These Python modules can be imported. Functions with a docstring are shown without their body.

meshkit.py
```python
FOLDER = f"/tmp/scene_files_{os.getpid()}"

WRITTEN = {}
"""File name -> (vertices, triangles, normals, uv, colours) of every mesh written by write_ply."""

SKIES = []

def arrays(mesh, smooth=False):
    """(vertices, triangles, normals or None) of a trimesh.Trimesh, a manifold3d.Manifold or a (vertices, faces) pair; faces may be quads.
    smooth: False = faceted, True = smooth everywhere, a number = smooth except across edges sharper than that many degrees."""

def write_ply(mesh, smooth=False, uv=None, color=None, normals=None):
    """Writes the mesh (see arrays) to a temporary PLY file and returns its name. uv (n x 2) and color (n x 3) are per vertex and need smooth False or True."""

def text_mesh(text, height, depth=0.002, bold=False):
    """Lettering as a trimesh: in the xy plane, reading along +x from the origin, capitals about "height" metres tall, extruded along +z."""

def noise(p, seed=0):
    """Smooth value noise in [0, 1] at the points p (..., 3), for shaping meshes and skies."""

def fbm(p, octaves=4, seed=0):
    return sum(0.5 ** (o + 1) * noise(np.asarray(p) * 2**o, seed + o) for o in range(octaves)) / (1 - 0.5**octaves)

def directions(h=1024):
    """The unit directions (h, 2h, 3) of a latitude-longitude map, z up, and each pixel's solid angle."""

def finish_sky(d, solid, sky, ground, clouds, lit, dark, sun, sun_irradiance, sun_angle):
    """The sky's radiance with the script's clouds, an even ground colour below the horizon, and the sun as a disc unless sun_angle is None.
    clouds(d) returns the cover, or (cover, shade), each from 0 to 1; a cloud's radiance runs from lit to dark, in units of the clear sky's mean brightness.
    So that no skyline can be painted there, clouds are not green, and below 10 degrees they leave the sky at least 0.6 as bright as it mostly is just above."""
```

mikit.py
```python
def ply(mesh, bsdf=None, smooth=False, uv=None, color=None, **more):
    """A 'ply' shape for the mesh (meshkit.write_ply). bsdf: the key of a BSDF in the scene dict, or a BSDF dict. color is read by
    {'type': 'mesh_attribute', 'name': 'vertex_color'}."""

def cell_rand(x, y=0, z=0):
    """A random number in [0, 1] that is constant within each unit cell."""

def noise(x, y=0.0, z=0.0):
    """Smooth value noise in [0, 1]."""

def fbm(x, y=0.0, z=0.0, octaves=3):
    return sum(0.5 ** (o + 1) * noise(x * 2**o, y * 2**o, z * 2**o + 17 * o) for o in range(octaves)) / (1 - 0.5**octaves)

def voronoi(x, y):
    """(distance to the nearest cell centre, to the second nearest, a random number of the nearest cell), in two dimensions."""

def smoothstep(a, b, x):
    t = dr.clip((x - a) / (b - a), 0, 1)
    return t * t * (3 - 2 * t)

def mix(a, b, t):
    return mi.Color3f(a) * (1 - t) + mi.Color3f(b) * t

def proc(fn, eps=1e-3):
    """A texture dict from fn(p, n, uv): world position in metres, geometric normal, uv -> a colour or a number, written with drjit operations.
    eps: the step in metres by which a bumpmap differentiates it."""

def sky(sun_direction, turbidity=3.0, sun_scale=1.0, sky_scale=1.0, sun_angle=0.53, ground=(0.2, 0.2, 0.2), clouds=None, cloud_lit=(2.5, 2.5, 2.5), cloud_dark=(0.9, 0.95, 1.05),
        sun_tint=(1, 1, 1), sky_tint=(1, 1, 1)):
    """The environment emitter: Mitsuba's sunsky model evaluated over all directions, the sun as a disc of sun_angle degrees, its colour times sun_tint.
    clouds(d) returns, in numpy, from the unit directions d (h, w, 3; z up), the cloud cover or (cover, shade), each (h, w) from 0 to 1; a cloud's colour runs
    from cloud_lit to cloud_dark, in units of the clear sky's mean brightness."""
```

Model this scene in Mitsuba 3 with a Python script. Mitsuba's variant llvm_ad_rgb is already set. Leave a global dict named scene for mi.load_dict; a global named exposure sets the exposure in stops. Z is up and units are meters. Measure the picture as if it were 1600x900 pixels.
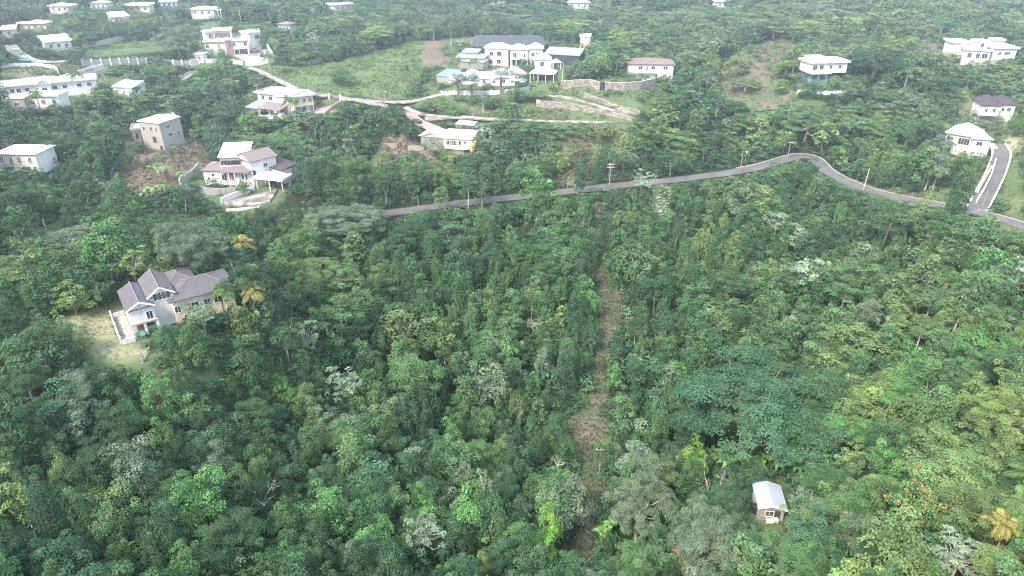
import math, random
import numpy as np, trimesh, shapely
import mitsuba as mi, drjit as dr, mikit, meshkit
from scipy.interpolate import RBFInterpolator
from scipy.spatial import cKDTree
from scipy.ndimage import map_coordinates, gaussian_filter1d
T = mi.ScalarTransform4f
random.seed(7)
RNG = np.random.default_rng(7)
scene, labels = {}, {}

# ---------------------------------------------------------------- camera, sky, exposure
CAM = np.array([0.0, 0.0, 100.0]); PITCH = math.radians(28.0); FPX = 1080.0
FWD = np.array([0, math.cos(PITCH), -math.sin(PITCH)]); UPV = np.array([0, math.sin(PITCH), math.cos(PITCH)])
exposure = 4.83
scene['camera'] = {'type': 'perspective', 'fov': 2 * math.degrees(math.atan(800 / FPX)), 'fov_axis': 'x', 'near_clip': 0.5, 'far_clip': 9000.0,
                   'to_world': T().look_at(origin=CAM.tolist(), target=(CAM + FWD).tolist(), up=[0, 0, 1]),
                   'medium': {'type': 'ref', 'id': 'haze_air'}}
scene['sky'] = mikit.sky([-0.44, -0.52, 0.73], turbidity=4, sun_scale=0.30, sun_angle=15, sky_scale=1.0, ground=(0.06, 0.08, 0.05),
                         clouds=lambda d: np.ones(d.shape[:2]), cloud_lit=(0.82, 0.95, 1.17), sun_tint=(0.97, 1.0, 1.04), cloud_dark=(0.9, 0.95, 1.05))
scene['haze_air'] = {'type': 'homogeneous', 'albedo': {'type': 'rgb', 'value': [0.86, 0.93, 0.995]}, 'sigma_t': 0.00064, 'phase': {'type': 'hg', 'g': 0.84}}

def ray(px, py):
    d = np.array([px - 800, -(py - 450), FPX], float); d /= np.linalg.norm(d)
    return np.array([d[0], 0, 0]) + d[1] * UPV + d[2] * FWD
def project(p):
    q = np.asarray(p, float) - CAM
    z = q @ FWD
    return np.stack([800 + FPX * q[..., 0] / z, 450 - FPX * (q @ UPV) / z, z], -1)

# ---------------------------------------------------------------- terrain: estimated distances -> one height field
GROUND_POINTS = [  # px, py, slant metres, canopy height to subtract
    (0,900,95,8),(200,900,95,8),(400,900,95,8),(600,900,97,8),(800,900,101,8),(910,900,110,1),(1000,900,104,8),(1100,900,101,8),(1250,900,98,8),(1400,900,95,8),(1600,900,90,8),
    (0,780,106,8),(200,780,107,8),(400,780,109,8),(600,780,112,8),(800,780,117,8),(915,780,124,1),(1020,780,119,8),(1110,790,122,7),(1205,800,122,0),(1320,780,112,7),(1450,780,105,8),(1600,780,100,8),
    (0,650,121,8),(200,650,124,8),(400,650,127,8),(600,650,130,8),(800,650,135,7),(930,660,141,1),(1050,650,139,8),(1170,650,137,10),(1300,650,132,8),(1450,650,125,8),(1600,650,122,8),
    (0,560,136,8),(90,510,140,0),(160,520,139,0),(230,565,135,0),(330,545,138,5),(420,540,144,8),(600,540,148,8),(800,540,153,7),(945,500,168,1),(1060,540,157,8),(1200,540,156,9),(1330,540,153,8),(1470,540,150,8),(1600,540,145,8),
    (215,520,138.5,0),(350,480,144,0),(180,450,150,0),(300,430,153,0),
    (0,450,160,8),(100,420,166,8),(430,450,162,7),(600,450,166,8),(780,450,172,7),(930,430,182,1),(1060,450,178,7),(1200,450,178,8),(1350,450,178,8),(1470,450,175,8),(1600,450,165,8),
    (0,390,182,3),(100,365,192,2),(300,370,184,8),(420,390,181,8),(560,390,184,8),(700,390,188,7),(850,370,196,6),(935,360,200,1),(1060,370,203,6),(1200,370,202,8),(1350,380,198,8),(1500,390,188,8),
    (600,333,205,0),(720,317,210,0),(850,304,213,0),(955,290,222,0),(1100,275,235,0),(1190,262,247,0),(1230,245,260,0),(1268,240,265,0),(1300,270,250,0),(1350,297,238,0),(1430,315,227,0),(1520,330,215,0),(1600,352,200,0),
    (500,345,203,5),(400,325,213,0),(330,300,216,0),(370,275,222,0),(440,300,217,0),(480,290,221,6),(150,300,214,7),(60,280,222,6),(25,262,233,1),(120,250,240,7),(240,290,223,1),(280,240,240,1),(245,225,247,1),(190,210,255,7),
    (540,260,236,7),(650,245,234,3),(715,245,236,0),(690,215,246,0),(800,250,233,6),(930,250,230,3),(1050,235,250,7),(1150,220,260,7),(1270,200,278,8),(1360,260,250,7),(1420,230,255,7),(1515,245,257,0),(1555,240,252,0),(1590,260,245,0),(1570,195,295,0),(1480,180,280,3),
    (400,225,256,7),(320,180,276,7),(440,185,268,0),(520,170,270,0),(600,160,268,0),(645,163,266,0),(560,190,262,6),(700,185,256,0),(850,190,252,0),(985,192,250,0),(840,165,261,0),(930,150,266,0),(1015,133,273,0),(1090,150,285,6),(1150,150,285,0),(1215,170,278,1),(1290,140,295,1),(1290,122,300,0),(1400,160,292,7),
    (100,180,275,5),(75,160,288,0),(0,160,286,0),(150,140,295,0),(200,147,288,0),(40,90,330,0),(220,100,322,1),(310,105,318,1),(250,75,342,0),(360,100,328,0),(420,100,322,0),(420,140,290,1),(500,120,303,0),(580,120,300,0),(640,90,312,0),(690,85,315,0),(620,140,282,0),(740,150,276,0),(800,112,298,0),(860,115,292,0),(800,65,325,0),(910,78,308,1),(960,70,318,7),(1080,80,325,7),(1180,70,335,2),(1300,80,332,7),(1420,90,328,1),(1540,105,328,0),(1590,130,320,5),
    (0,40,385,7),(60,45,380,0),(150,20,405,6),(320,30,392,0),(240,40,380,6),(450,40,368,7),(600,40,362,7),(750,30,368,7),(900,20,400,7),(1050,20,400,7),(1200,20,398,7),(1350,40,380,7),(1500,30,388,7),(1600,50,372,7),
    (0,0,440,6),(400,0,432,6),(800,0,440,7),(1200,0,435,7),(1600,0,440,7)]
_pts = []
for px, py, s, h in GROUND_POINTS:
    p = CAM + ray(px, py) * s; _pts.append([p[0], p[1], p[2] - h])
_pts += [[-420,560,72],[-200,600,76],[0,600,76],[200,600,78],[420,560,80],[-520,300,52],[520,300,72],[-300,60,26],[300,60,58],[0,30,18],[-120,20,24],[120,20,30],[0,-40,20],[-300,-40,30],[300,-40,60]]
_pts = np.array(_pts)
_rbf = RBFInterpolator(_pts[:, :2] / 100, _pts[:, 2], kernel='thin_plate_spline', smoothing=0.02)
GX0, GX1, GY0, GY1, GS = -440.0, 440.0, -40.0, 640.0, 2.0
gx, gy = np.arange(GX0, GX1 + 1, GS), np.arange(GY0, GY1 + 1, GS)
_cx, _cy = np.arange(GX0, GX1 + 9, 8.0), np.arange(GY0, GY1 + 9, 8.0)
_CZ = _rbf(np.stack(np.meshgrid(_cx, _cy, indexing='ij'), -1).reshape(-1, 2) / 100).reshape(len(_cx), len(_cy))
XX, YY = np.meshgrid(gx, gy, indexing='ij')
Z = map_coordinates(_CZ, [(XX - GX0) / 8, (YY - GY0) / 8], order=3, mode='nearest')
Z += (meshkit.fbm(np.stack([XX / 14, YY / 14, XX * 0], -1), 3, 5) - 0.5) * 1.6
def zat(x, y):
    x, y = np.broadcast_arrays(np.asarray(x, float), np.asarray(y, float))
    z = map_coordinates(Z, [(x.ravel() - GX0) / GS, (y.ravel() - GY0) / GS], order=1, mode='nearest').reshape(x.shape)
    return z if x.ndim else float(z)
def on_level(px, py, z):
    d = ray(px, py)
    return CAM + d * ((z - CAM[2]) / d[2])
def at(px, py, lift=0.0):
    """The point of the ground (lifted by so many metres) that is seen at this pixel of the photograph."""
    d = ray(px, py); s = np.arange(50, 900, 0.5)
    p = CAM + d * s[:, None]
    below = p[:, 2] < zat(p[:, 0], p[:, 1]) + lift
    k = int(np.argmax(below)) if below.any() else len(s) - 1
    lo, hi = s[max(k - 1, 0)], s[k]
    for _ in range(12):
        m = (lo + hi) / 2; q = CAM + d * m
        lo, hi = (lo, m) if q[2] < float(zat(q[0], q[1])) + lift else (m, hi)
    return CAM + d * hi

# ---------------------------------------------------------------- mesh helpers
class MB:
    """Collects pieces of ONE mesh."""
    def __init__(s): s.v, s.f, s.n = [], [], 0
    def add(s, v, f):
        v, f = np.asarray(v, float), np.asarray(f, int)
        if f.shape[1] == 4: f = np.vstack([f[:, [0, 1, 2]], f[:, [0, 2, 3]]])
        s.v.append(v); s.f.append(f + s.n); s.n += len(v); return s
    def box(s, x0, x1, y0, y1, z0, z1, fr=None):
        v = np.array([[x, y, z] for x in (x0, x1) for y in (y0, y1) for z in (z0, z1)], float)
        f = [[0, 1, 3, 2], [4, 6, 7, 5], [0, 4, 5, 1], [2, 3, 7, 6], [0, 2, 6, 4], [1, 5, 7, 3]]
        return s.add(v if fr is None else fr(v), f)
    def poly(s, pts, faces, fr=None):
        v = np.array(pts, float); return s.add(v if fr is None else fr(v), faces)
    def tube(s, pts, rad, sides=6):
        p = np.asarray(pts, float); r = np.broadcast_to(rad, (len(p),))
        t = np.gradient(p, axis=0); t /= np.linalg.norm(t, axis=1, keepdims=True) + 1e-9
        a = np.cross(t, np.where(np.abs(t[:, 2:]) < 0.9, [0, 0, 1.0], [1.0, 0, 0])); a /= np.linalg.norm(a, axis=1, keepdims=True) + 1e-9
        b = np.cross(t, a); g = np.arange(sides) * 2 * np.pi / sides
        v = p[:, None] + r[:, None, None] * (np.cos(g)[None, :, None] * a[:, None] + np.sin(g)[None, :, None] * b[:, None])
        i, j = np.meshgrid(np.arange(len(p) - 1), np.arange(sides), indexing='ij')
        q = np.stack([i * sides + j, i * sides + (j + 1) % sides, (i + 1) * sides + (j + 1) % sides, (i + 1) * sides + j], -1).reshape(-1, 4)
        v = np.vstack([v.reshape(-1, 3), p[0], p[-1]]); n = len(p) * sides; k = np.arange(sides)
        f = np.vstack([q[:, [0, 1, 2]], q[:, [0, 2, 3]], np.stack([(k + 1) % sides, k, k * 0 + n], 1), np.stack([n - sides + k, n - sides + (k + 1) % sides, k * 0 + n + 1], 1)])
        return s.add(v, f)
    def lathe(s, c, prof, sides=10):
        g = np.arange(sides) * 2 * np.pi / sides; prof = np.asarray(prof, float)
        v = np.stack([c[0] + prof[:, :1] * np.cos(g), c[1] + prof[:, :1] * np.sin(g), c[2] + prof[:, 1:] + 0 * g], -1).reshape(-1, 3)
        i, j = np.meshgrid(np.arange(len(prof) - 1), np.arange(sides), indexing='ij')
        return s.add(v, np.stack([i * sides + j, i * sides + (j + 1) % sides, (i + 1) * sides + (j + 1) % sides, (i + 1) * sides + j], -1).reshape(-1, 4))
    def mesh(s): return np.vstack(s.v), np.vstack(s.f)

def numbered(name):
    if name not in scene and name not in labels and name not in USED: USED.add(name); return name
    k = 1
    while f'{name}_{k:03d}' in scene or f'{name}_{k:03d}' in USED: k += 1
    USED.add(f'{name}_{k:03d}'); return f'{name}_{k:03d}'
USED = set()
def put(name, mb, mat, parent=None, smooth=False, label=None):
    key = numbered((parent + '__' if parent else '') + name)
    scene[key] = mikit.ply(mb.mesh() if isinstance(mb, MB) else mb, mat, smooth)
    if label: labels[key] = {'label': label}
    return key
def thing(name, label, cat, group=None):
    key = numbered(name); labels[key] = {'label': label, 'category': cat}
    if group: labels[key]['group'] = group
    return key
def tag(key, label, cat, group=None):
    labels[key] = {'label': label, 'category': cat}
    if group: labels[key]['group'] = group
def structure(name, mesh, mat, label, smooth=False, uv=None, parent=None):
    key = numbered(name if parent is None else parent + '__' + name); scene[key] = mikit.ply(mesh, mat, smooth, uv=uv)
    if parent is None: labels[key] = {'kind': 'structure', 'label': label}
    return key

# ---------------------------------------------------------------- materials (real base colours; dark openings hold painted shade)
def paint(name, rgb, rough=0.75):
    scene[name] = {'type': 'twosided', 'bsdf': {'type': 'principled', 'base_color': {'type': 'rgb', 'value': list(rgb)}, 'roughness': rough, 'specular': 0.3}}
def textured(name, fn, rough=0.85):
    scene[name] = {'type': 'twosided', 'bsdf': {'type': 'principled', 'base_color': mikit.proc(fn), 'roughness': rough, 'specular': 0.25}}
def stained(rgb, amount=0.22, tint=(0.75, 0.72, 0.68)):
    """Painted wall with rain streaks and patches."""
    def fn(p, n, uv):
        streak = mikit.fbm(p.x * 1.6 + p.y * 1.3, p.y * 0.3, p.z * 0.22, 3)
        patch = mikit.fbm(p.x * 0.35, p.y * 0.35, p.z * 0.35 + 9, 2)
        k = mikit.smoothstep(0.42, 0.85, streak * 0.6 + patch * 0.45) * amount
        return mikit.mix(rgb, [a * b for a, b in zip(rgb, tint)], k / max(amount, 1e-3) * min(1, amount * 2.2))
    return fn
textured('white_render', stained((0.50, 0.50, 0.49), 0.28, (0.6, 0.58, 0.54)))
textured('cream_render', stained((0.52, 0.46, 0.36), 0.24, (0.65, 0.6, 0.55)))
textured('yellow_render', stained((0.55, 0.36, 0.16), 0.18))
textured('pink_render', stained((0.36, 0.20, 0.185), 0.22))
textured('grey_concrete', stained((0.24, 0.235, 0.23), 0.34, (0.5, 0.5, 0.5)))
textured('pale_concrete', stained((0.27, 0.265, 0.25), 0.30, (0.62, 0.6, 0.58)))
def shingle_fn(p, n, uv):
    row = dr.floor(p.z * 6.0); col = dr.floor((p.x + p.y) * 2.2 + mikit.cell_rand(row) * 3)
    v = 0.82 + 0.36 * mikit.cell_rand(row, col) * 0.6 + 0.3 * (mikit.fbm(p.x * 0.25, p.y * 0.25, p.z * 0.25, 3) - 0.5)
    return mi.Color3f(0.082, 0.079, 0.092) * v
textured('brown_shingle', shingle_fn, 0.8)
def tile_fn(p, n, uv):
    row = dr.floor(p.z * 5.0); col = dr.floor((p.x + p.y) * 3 + mikit.cell_rand(row) * 3)
    v = 0.8 + 0.3 * mikit.cell_rand(row, col) + 0.4 * (mikit.fbm(p.x * 0.3, p.y * 0.3, p.z * 0.3, 3) - 0.5)
    return mi.Color3f(0.145, 0.105, 0.098) * v
textured('red_tile', tile_fn, 0.8)
paint('mauve_roof', (0.135, 0.11, 0.115)); paint('plum_roof', (0.045, 0.035, 0.045)); paint('slate_blue_roof', (0.27, 0.34, 0.37)); paint('turquoise_roof', (0.20, 0.31, 0.30)); paint('green_roof', (0.10, 0.19, 0.165))
textured('white_roof', lambda p, n, uv: mi.Color3f(0.52, 0.52, 0.515) * (0.70 + 0.45 * mikit.fbm(p.x * 0.5, p.y * 0.5, p.z, 3))); paint('grey_slab', (0.20, 0.20, 0.21)); paint('dark_net', (0.032, 0.037, 0.050), 0.9); paint('grey_metal', (0.17, 0.175, 0.21), 0.5)
scene['zinc_sheet'] = {'type': 'twosided', 'bsdf': {'type': 'principled', 'base_color': mikit.proc(lambda p, n, uv: mi.Color3f(0.31, 0.355, 0.41) * (0.86 + 0.14 * dr.sin((p.x + 0.12 * p.y) * 22.0)) * (0.80 + 0.2 * mikit.fbm(p.x * 1.2, p.y * 0.6, p.z, 3))), 'roughness': 0.45, 'metallic': 0.15}}
scene['window_glass'] = {'type': 'principled', 'base_color': {'type': 'rgb', 'value': [0.03, 0.035, 0.045]}, 'roughness': 0.12, 'specular': 0.5}
scene['window_glass'] = {'type': 'twosided', 'bsdf': scene['window_glass']}
paint('opening_shade', (0.035, 0.035, 0.04)); paint('white_frame', (0.6, 0.6, 0.6), 0.5); paint('brown_wood', (0.20, 0.085, 0.06)); paint('blue_paint', (0.17, 0.25, 0.34)); paint('orange_plaster', (0.33, 0.15, 0.11))
paint('pole_wood', (0.22, 0.20, 0.185)); paint('pole_concrete', (0.42, 0.41, 0.40)); paint('cable_black', (0.05, 0.05, 0.05)); paint('iron_black', (0.03, 0.03, 0.035), 0.5)
paint('tank_black', (0.02, 0.02, 0.024), 0.4); paint('tank_blue', (0.10, 0.25, 0.42), 0.4); paint('tank_pale', (0.55, 0.63, 0.66), 0.5); paint('rubber', (0.02, 0.02, 0.02)); paint('teal_paint', (0.10, 0.33, 0.33), 0.3); paint('red_paint', (0.40, 0.05, 0.06), 0.3)
paint('navy_paint', (0.05, 0.06, 0.13), 0.3); paint('silver_paint', (0.4, 0.41, 0.42), 0.3); paint('charcoal_paint', (0.05, 0.05, 0.055), 0.3); paint('green_tarp', (0.03, 0.15, 0.125), 0.6)
def stone_fn(p, n, uv):
    f, s, r = mikit.voronoi((p.x * 0.8 + p.y * 0.8) * 2.0, p.z * 2.4)
    joint = mikit.smoothstep(0.02, 0.14, s - f)
    base = mikit.mix((0.13, 0.115, 0.108), (0.30, 0.27, 0.245), r)
    return base * (0.45 + 0.55 * joint) * (0.75 + 0.5 * mikit.fbm(p.x * 0.3, p.y * 0.3, p.z * 0.5, 2))
textured('rubble_stone', stone_fn, 0.9)
def asphalt_fn(p, n, uv):
    return mi.Color3f(0.080, 0.079, 0.084) * (0.72 + 0.55 * mikit.fbm(p.x * 0.35, p.y * 0.35, 0, 4))
textured('asphalt', asphalt_fn, 0.9)
def marl_fn(p, n, uv):
    return mikit.mix((0.085, 0.08, 0.074), (0.24, 0.23, 0.215), mikit.smoothstep(0.25, 0.75, mikit.fbm(p.x * 0.5, p.y * 0.5, 3, 4)))
textured('pale_paving', marl_fn, 0.9)
textured('pink_paving', lambda p, n, uv: mikit.mix((0.17, 0.125, 0.11), (0.28, 0.22, 0.19), mikit.fbm(p.x * 0.6, p.y * 0.6, 5, 4)), 0.9)
def ground_fn(p, n, uv):
    a = mikit.fbm(p.x * 0.22, p.y * 0.22, 1, 4); b = mikit.fbm(p.x * 1.1, p.y * 1.1, 7, 3); c = mikit.fbm(p.x * 0.05, p.y * 0.05, 4, 3)
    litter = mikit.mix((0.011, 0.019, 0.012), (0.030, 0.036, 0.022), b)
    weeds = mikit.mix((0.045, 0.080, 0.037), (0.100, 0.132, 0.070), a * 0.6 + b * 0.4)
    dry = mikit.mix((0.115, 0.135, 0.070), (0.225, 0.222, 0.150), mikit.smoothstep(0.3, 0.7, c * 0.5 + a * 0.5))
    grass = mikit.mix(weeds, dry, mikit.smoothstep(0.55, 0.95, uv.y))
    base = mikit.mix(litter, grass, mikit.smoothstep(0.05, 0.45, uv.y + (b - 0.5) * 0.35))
    soil = mikit.mix((0.060, 0.047, 0.040), (0.165, 0.134, 0.115), b * 0.5 + a * 0.5)
    return mikit.mix(base, soil, mikit.smoothstep(0.35, 0.65, uv.x + (a - 0.5) * 0.9 + (b - 0.5) * 0.5))
scene['earth'] = {'type': 'twosided', 'bsdf': {'type': 'diffuse', 'reflectance': mikit.proc(ground_fn)}}

# ---------------------------------------------------------------- roads: polylines on the ground, the ground levelled under them
def smooth_line(px, n=None, z_sigma=3.0):
    p = np.array([at(*q) for q in px]); d = np.r_[0, np.cumsum(np.linalg.norm(np.diff(p[:, :2], axis=0), axis=1))]
    m = max(8, int(d[-1] / 1.5)); s = np.linspace(0, d[-1], m)
    q = np.stack([np.interp(s, d, p[:, k]) for k in range(3)], 1)
    q[:, 0], q[:, 1] = gaussian_filter1d(q[:, 0], 2.2, mode='nearest'), gaussian_filter1d(q[:, 1], 2.2, mode='nearest')
    q[:, 2] = gaussian_filter1d(zat(q[:, 0], q[:, 1]), z_sigma, mode='nearest')
    return q
def level(line, half, blend=4.0, drop=0.12):
    """Grades the ground to the line's height."""
    q = line; i0, i1 = max(0, int((q[:, 0].min() - 12 - GX0) / GS)), int((q[:, 0].max() + 12 - GX0) / GS) + 1
    j0, j1 = max(0, int((q[:, 1].min() - 12 - GY0) / GS)), int((q[:, 1].max() + 12 - GY0) / GS) + 1
    sub = np.stack([XX[i0:i1, j0:j1], YY[i0:i1, j0:j1]], -1)
    d, k = cKDTree(q[:, :2]).query(sub.reshape(-1, 2)); d, k = d.reshape(sub.shape[:2]), k.reshape(sub.shape[:2])
    w = np.clip((half + 1.6 + blend - d) / blend, 0, 1); w = w * w * (3 - 2 * w)
    Z[i0:i1, j0:j1] = Z[i0:i1, j0:j1] * (1 - w) + (q[k, 2] - drop) * w
def ribbon(line, a, b, lift, thick, wob=0.0):
    t = np.gradient(line[:, :2], axis=0); t /= np.linalg.norm(t, axis=1, keepdims=True); nrm = np.stack([t[:, 1], -t[:, 0]], 1)
    s = np.arange(len(line)); wa = wob * (meshkit.noise(np.stack([s * 0.5, s * 0, s * 0], 1), 3) - 0.5); wb = wob * (meshkit.noise(np.stack([s * 0.5, s * 0, s * 0], 1), 8) - 0.5)
    l, r = line[:, :2] + nrm * (a + wa)[:, None], line[:, :2] + nrm * (b + wb)[:, None]
    z = line[:, 2]
    v = np.vstack([np.c_[l, z + lift], np.c_[r, z + lift], np.c_[l, z + lift - thick], np.c_[r, z + lift - thick]]); n = len(line); i = np.arange(n - 1)
    f = np.vstack([np.stack([i, i + 1, i + n + 1, i + n], 1), np.stack([i, i + 2 * n, i + 2 * n + 1, i + 1], 1), np.stack([i + n, i + n + 1, i + 3 * n + 1, i + 3 * n], 1),
                   [[0, n, 3 * n, 2 * n], [n - 1, 3 * n - 1, 4 * n - 1, 2 * n - 1]]])
    return v, f
ROADS = {  # name: (pixels, half width, material, label)
    'main_road': ([(0,388),(60,372),(130,352),(240,345),(350,348),(450,350),(540,345),(600,333),(660,325),(720,317),(790,310),(850,303),(905,297),(955,290),(1030,283),(1100,275),(1150,269),(1195,258),(1230,247),(1256,240),(1276,247),(1287,264),(1310,279),(1350,296),(1400,308),(1450,317),(1500,325),(1540,333),(1570,343),(1610,356),(1680,380)], 2.4, 'asphalt', 'narrow grey asphalt road winding across the hillside'),
    'driveway': ([(1521,332),(1535,312),(1549,285),(1560,260),(1567,236),(1556,222)], 2.1, 'asphalt', 'straight driveway climbing past the pale blue roofed house'),
    'upper_lane': ([(385,104),(410,112),(440,128),(475,143),(520,151),(570,157),(625,161),(655,157),(690,147),(720,140)], 1.45, 'pale_paving', 'pale concrete lane below the grassy field'),
    'lower_lane': ([(628,163),(650,178),(690,182),(740,184),(800,187),(870,190),(940,192),(992,194)], 1.3, 'pale_paving', 'pale lane running under the stone walls'),
    'pink_driveway': ([(640,170),(641,184),(655,192),(676,200),(694,208)], 2.0, 'pink_paving', 'pinkish driveway curving down to the yellow walled house'),
    'stone_ramp': ([(986,184),(960,174),(920,162),(890,152),(860,148),(845,151)], 1.5, 'pale_paving', 'rough ramp between the two rubble stone walls'),
    'left_road': ([(14,70),(24,80),(40,92),(62,97),(88,98),(110,95)], 2.2, 'pale_paving', 'pale road bend beside the parked teal car'),
    'walled_road': ([(92,127),(120,119),(145,110),(170,103)], 2.4, 'asphalt', 'dark asphalt road rising between low white walls'),
    'asphalt_drive': ([(276,126),(292,118),(312,108)], 3.0, 'asphalt', 'dark asphalt drive sloping up through the trees'),
}
LINES = {}
for name, (px, half, mat, lab) in ROADS.items():
    LINES[name] = smooth_line(px, z_sigma=6.0 if name == 'main_road' else 3.0); level(LINES[name], half)
PADS = []
def pad(px_poly, soft=3.0, height=None):
    """Levels the ground inside a polygon given by photo pixels; returns its height."""
    w = np.array([at(*p)[:2] for p in px_poly]); g = shapely.Polygon(w).buffer(0)
    h = float(np.mean(zat(w[:, 0], w[:, 1]))) if height is None else height
    d = shapely.distance(shapely.points(XX.ravel(), YY.ravel()), g).reshape(XX.shape)
    k = np.clip(1 - d / soft, 0, 1); k = k * k * (3 - 2 * k)
    Z[:] = Z * (1 - k) + h * k
    return h

# ---------------------------------------------------------------- buildings
FOOTPRINTS, KEEP, BOXES = [], [], []
def keep(poly, dist=None):
    c = np.mean(poly, 0); d = float(np.linalg.norm(at(*c) - CAM)) if dist is None else dist
    KEEP.append((shapely.Polygon(poly).buffer(0), d)); shapely.prepare(KEEP[-1][0])
def flatten(g, h, soft=5.0):
    x0, y0, x1, y1 = g.bounds; i0, i1, j0, j1 = int((x0 - soft - 3 - GX0) / GS), int((x1 + soft + 3 - GX0) / GS) + 1, int((y0 - soft - 3 - GY0) / GS), int((y1 + soft + 3 - GY0) / GS) + 1
    X, Y = XX[i0:i1, j0:j1], YY[i0:i1, j0:j1]; d = shapely.distance(shapely.points(X.ravel(), Y.ravel()), g).reshape(X.shape)
    k = np.clip(1 - d / soft, 0, 1); k = k * k * (3 - 2 * k); Z[i0:i1, j0:j1] = Z[i0:i1, j0:j1] * (1 - k) + h * k
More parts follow.
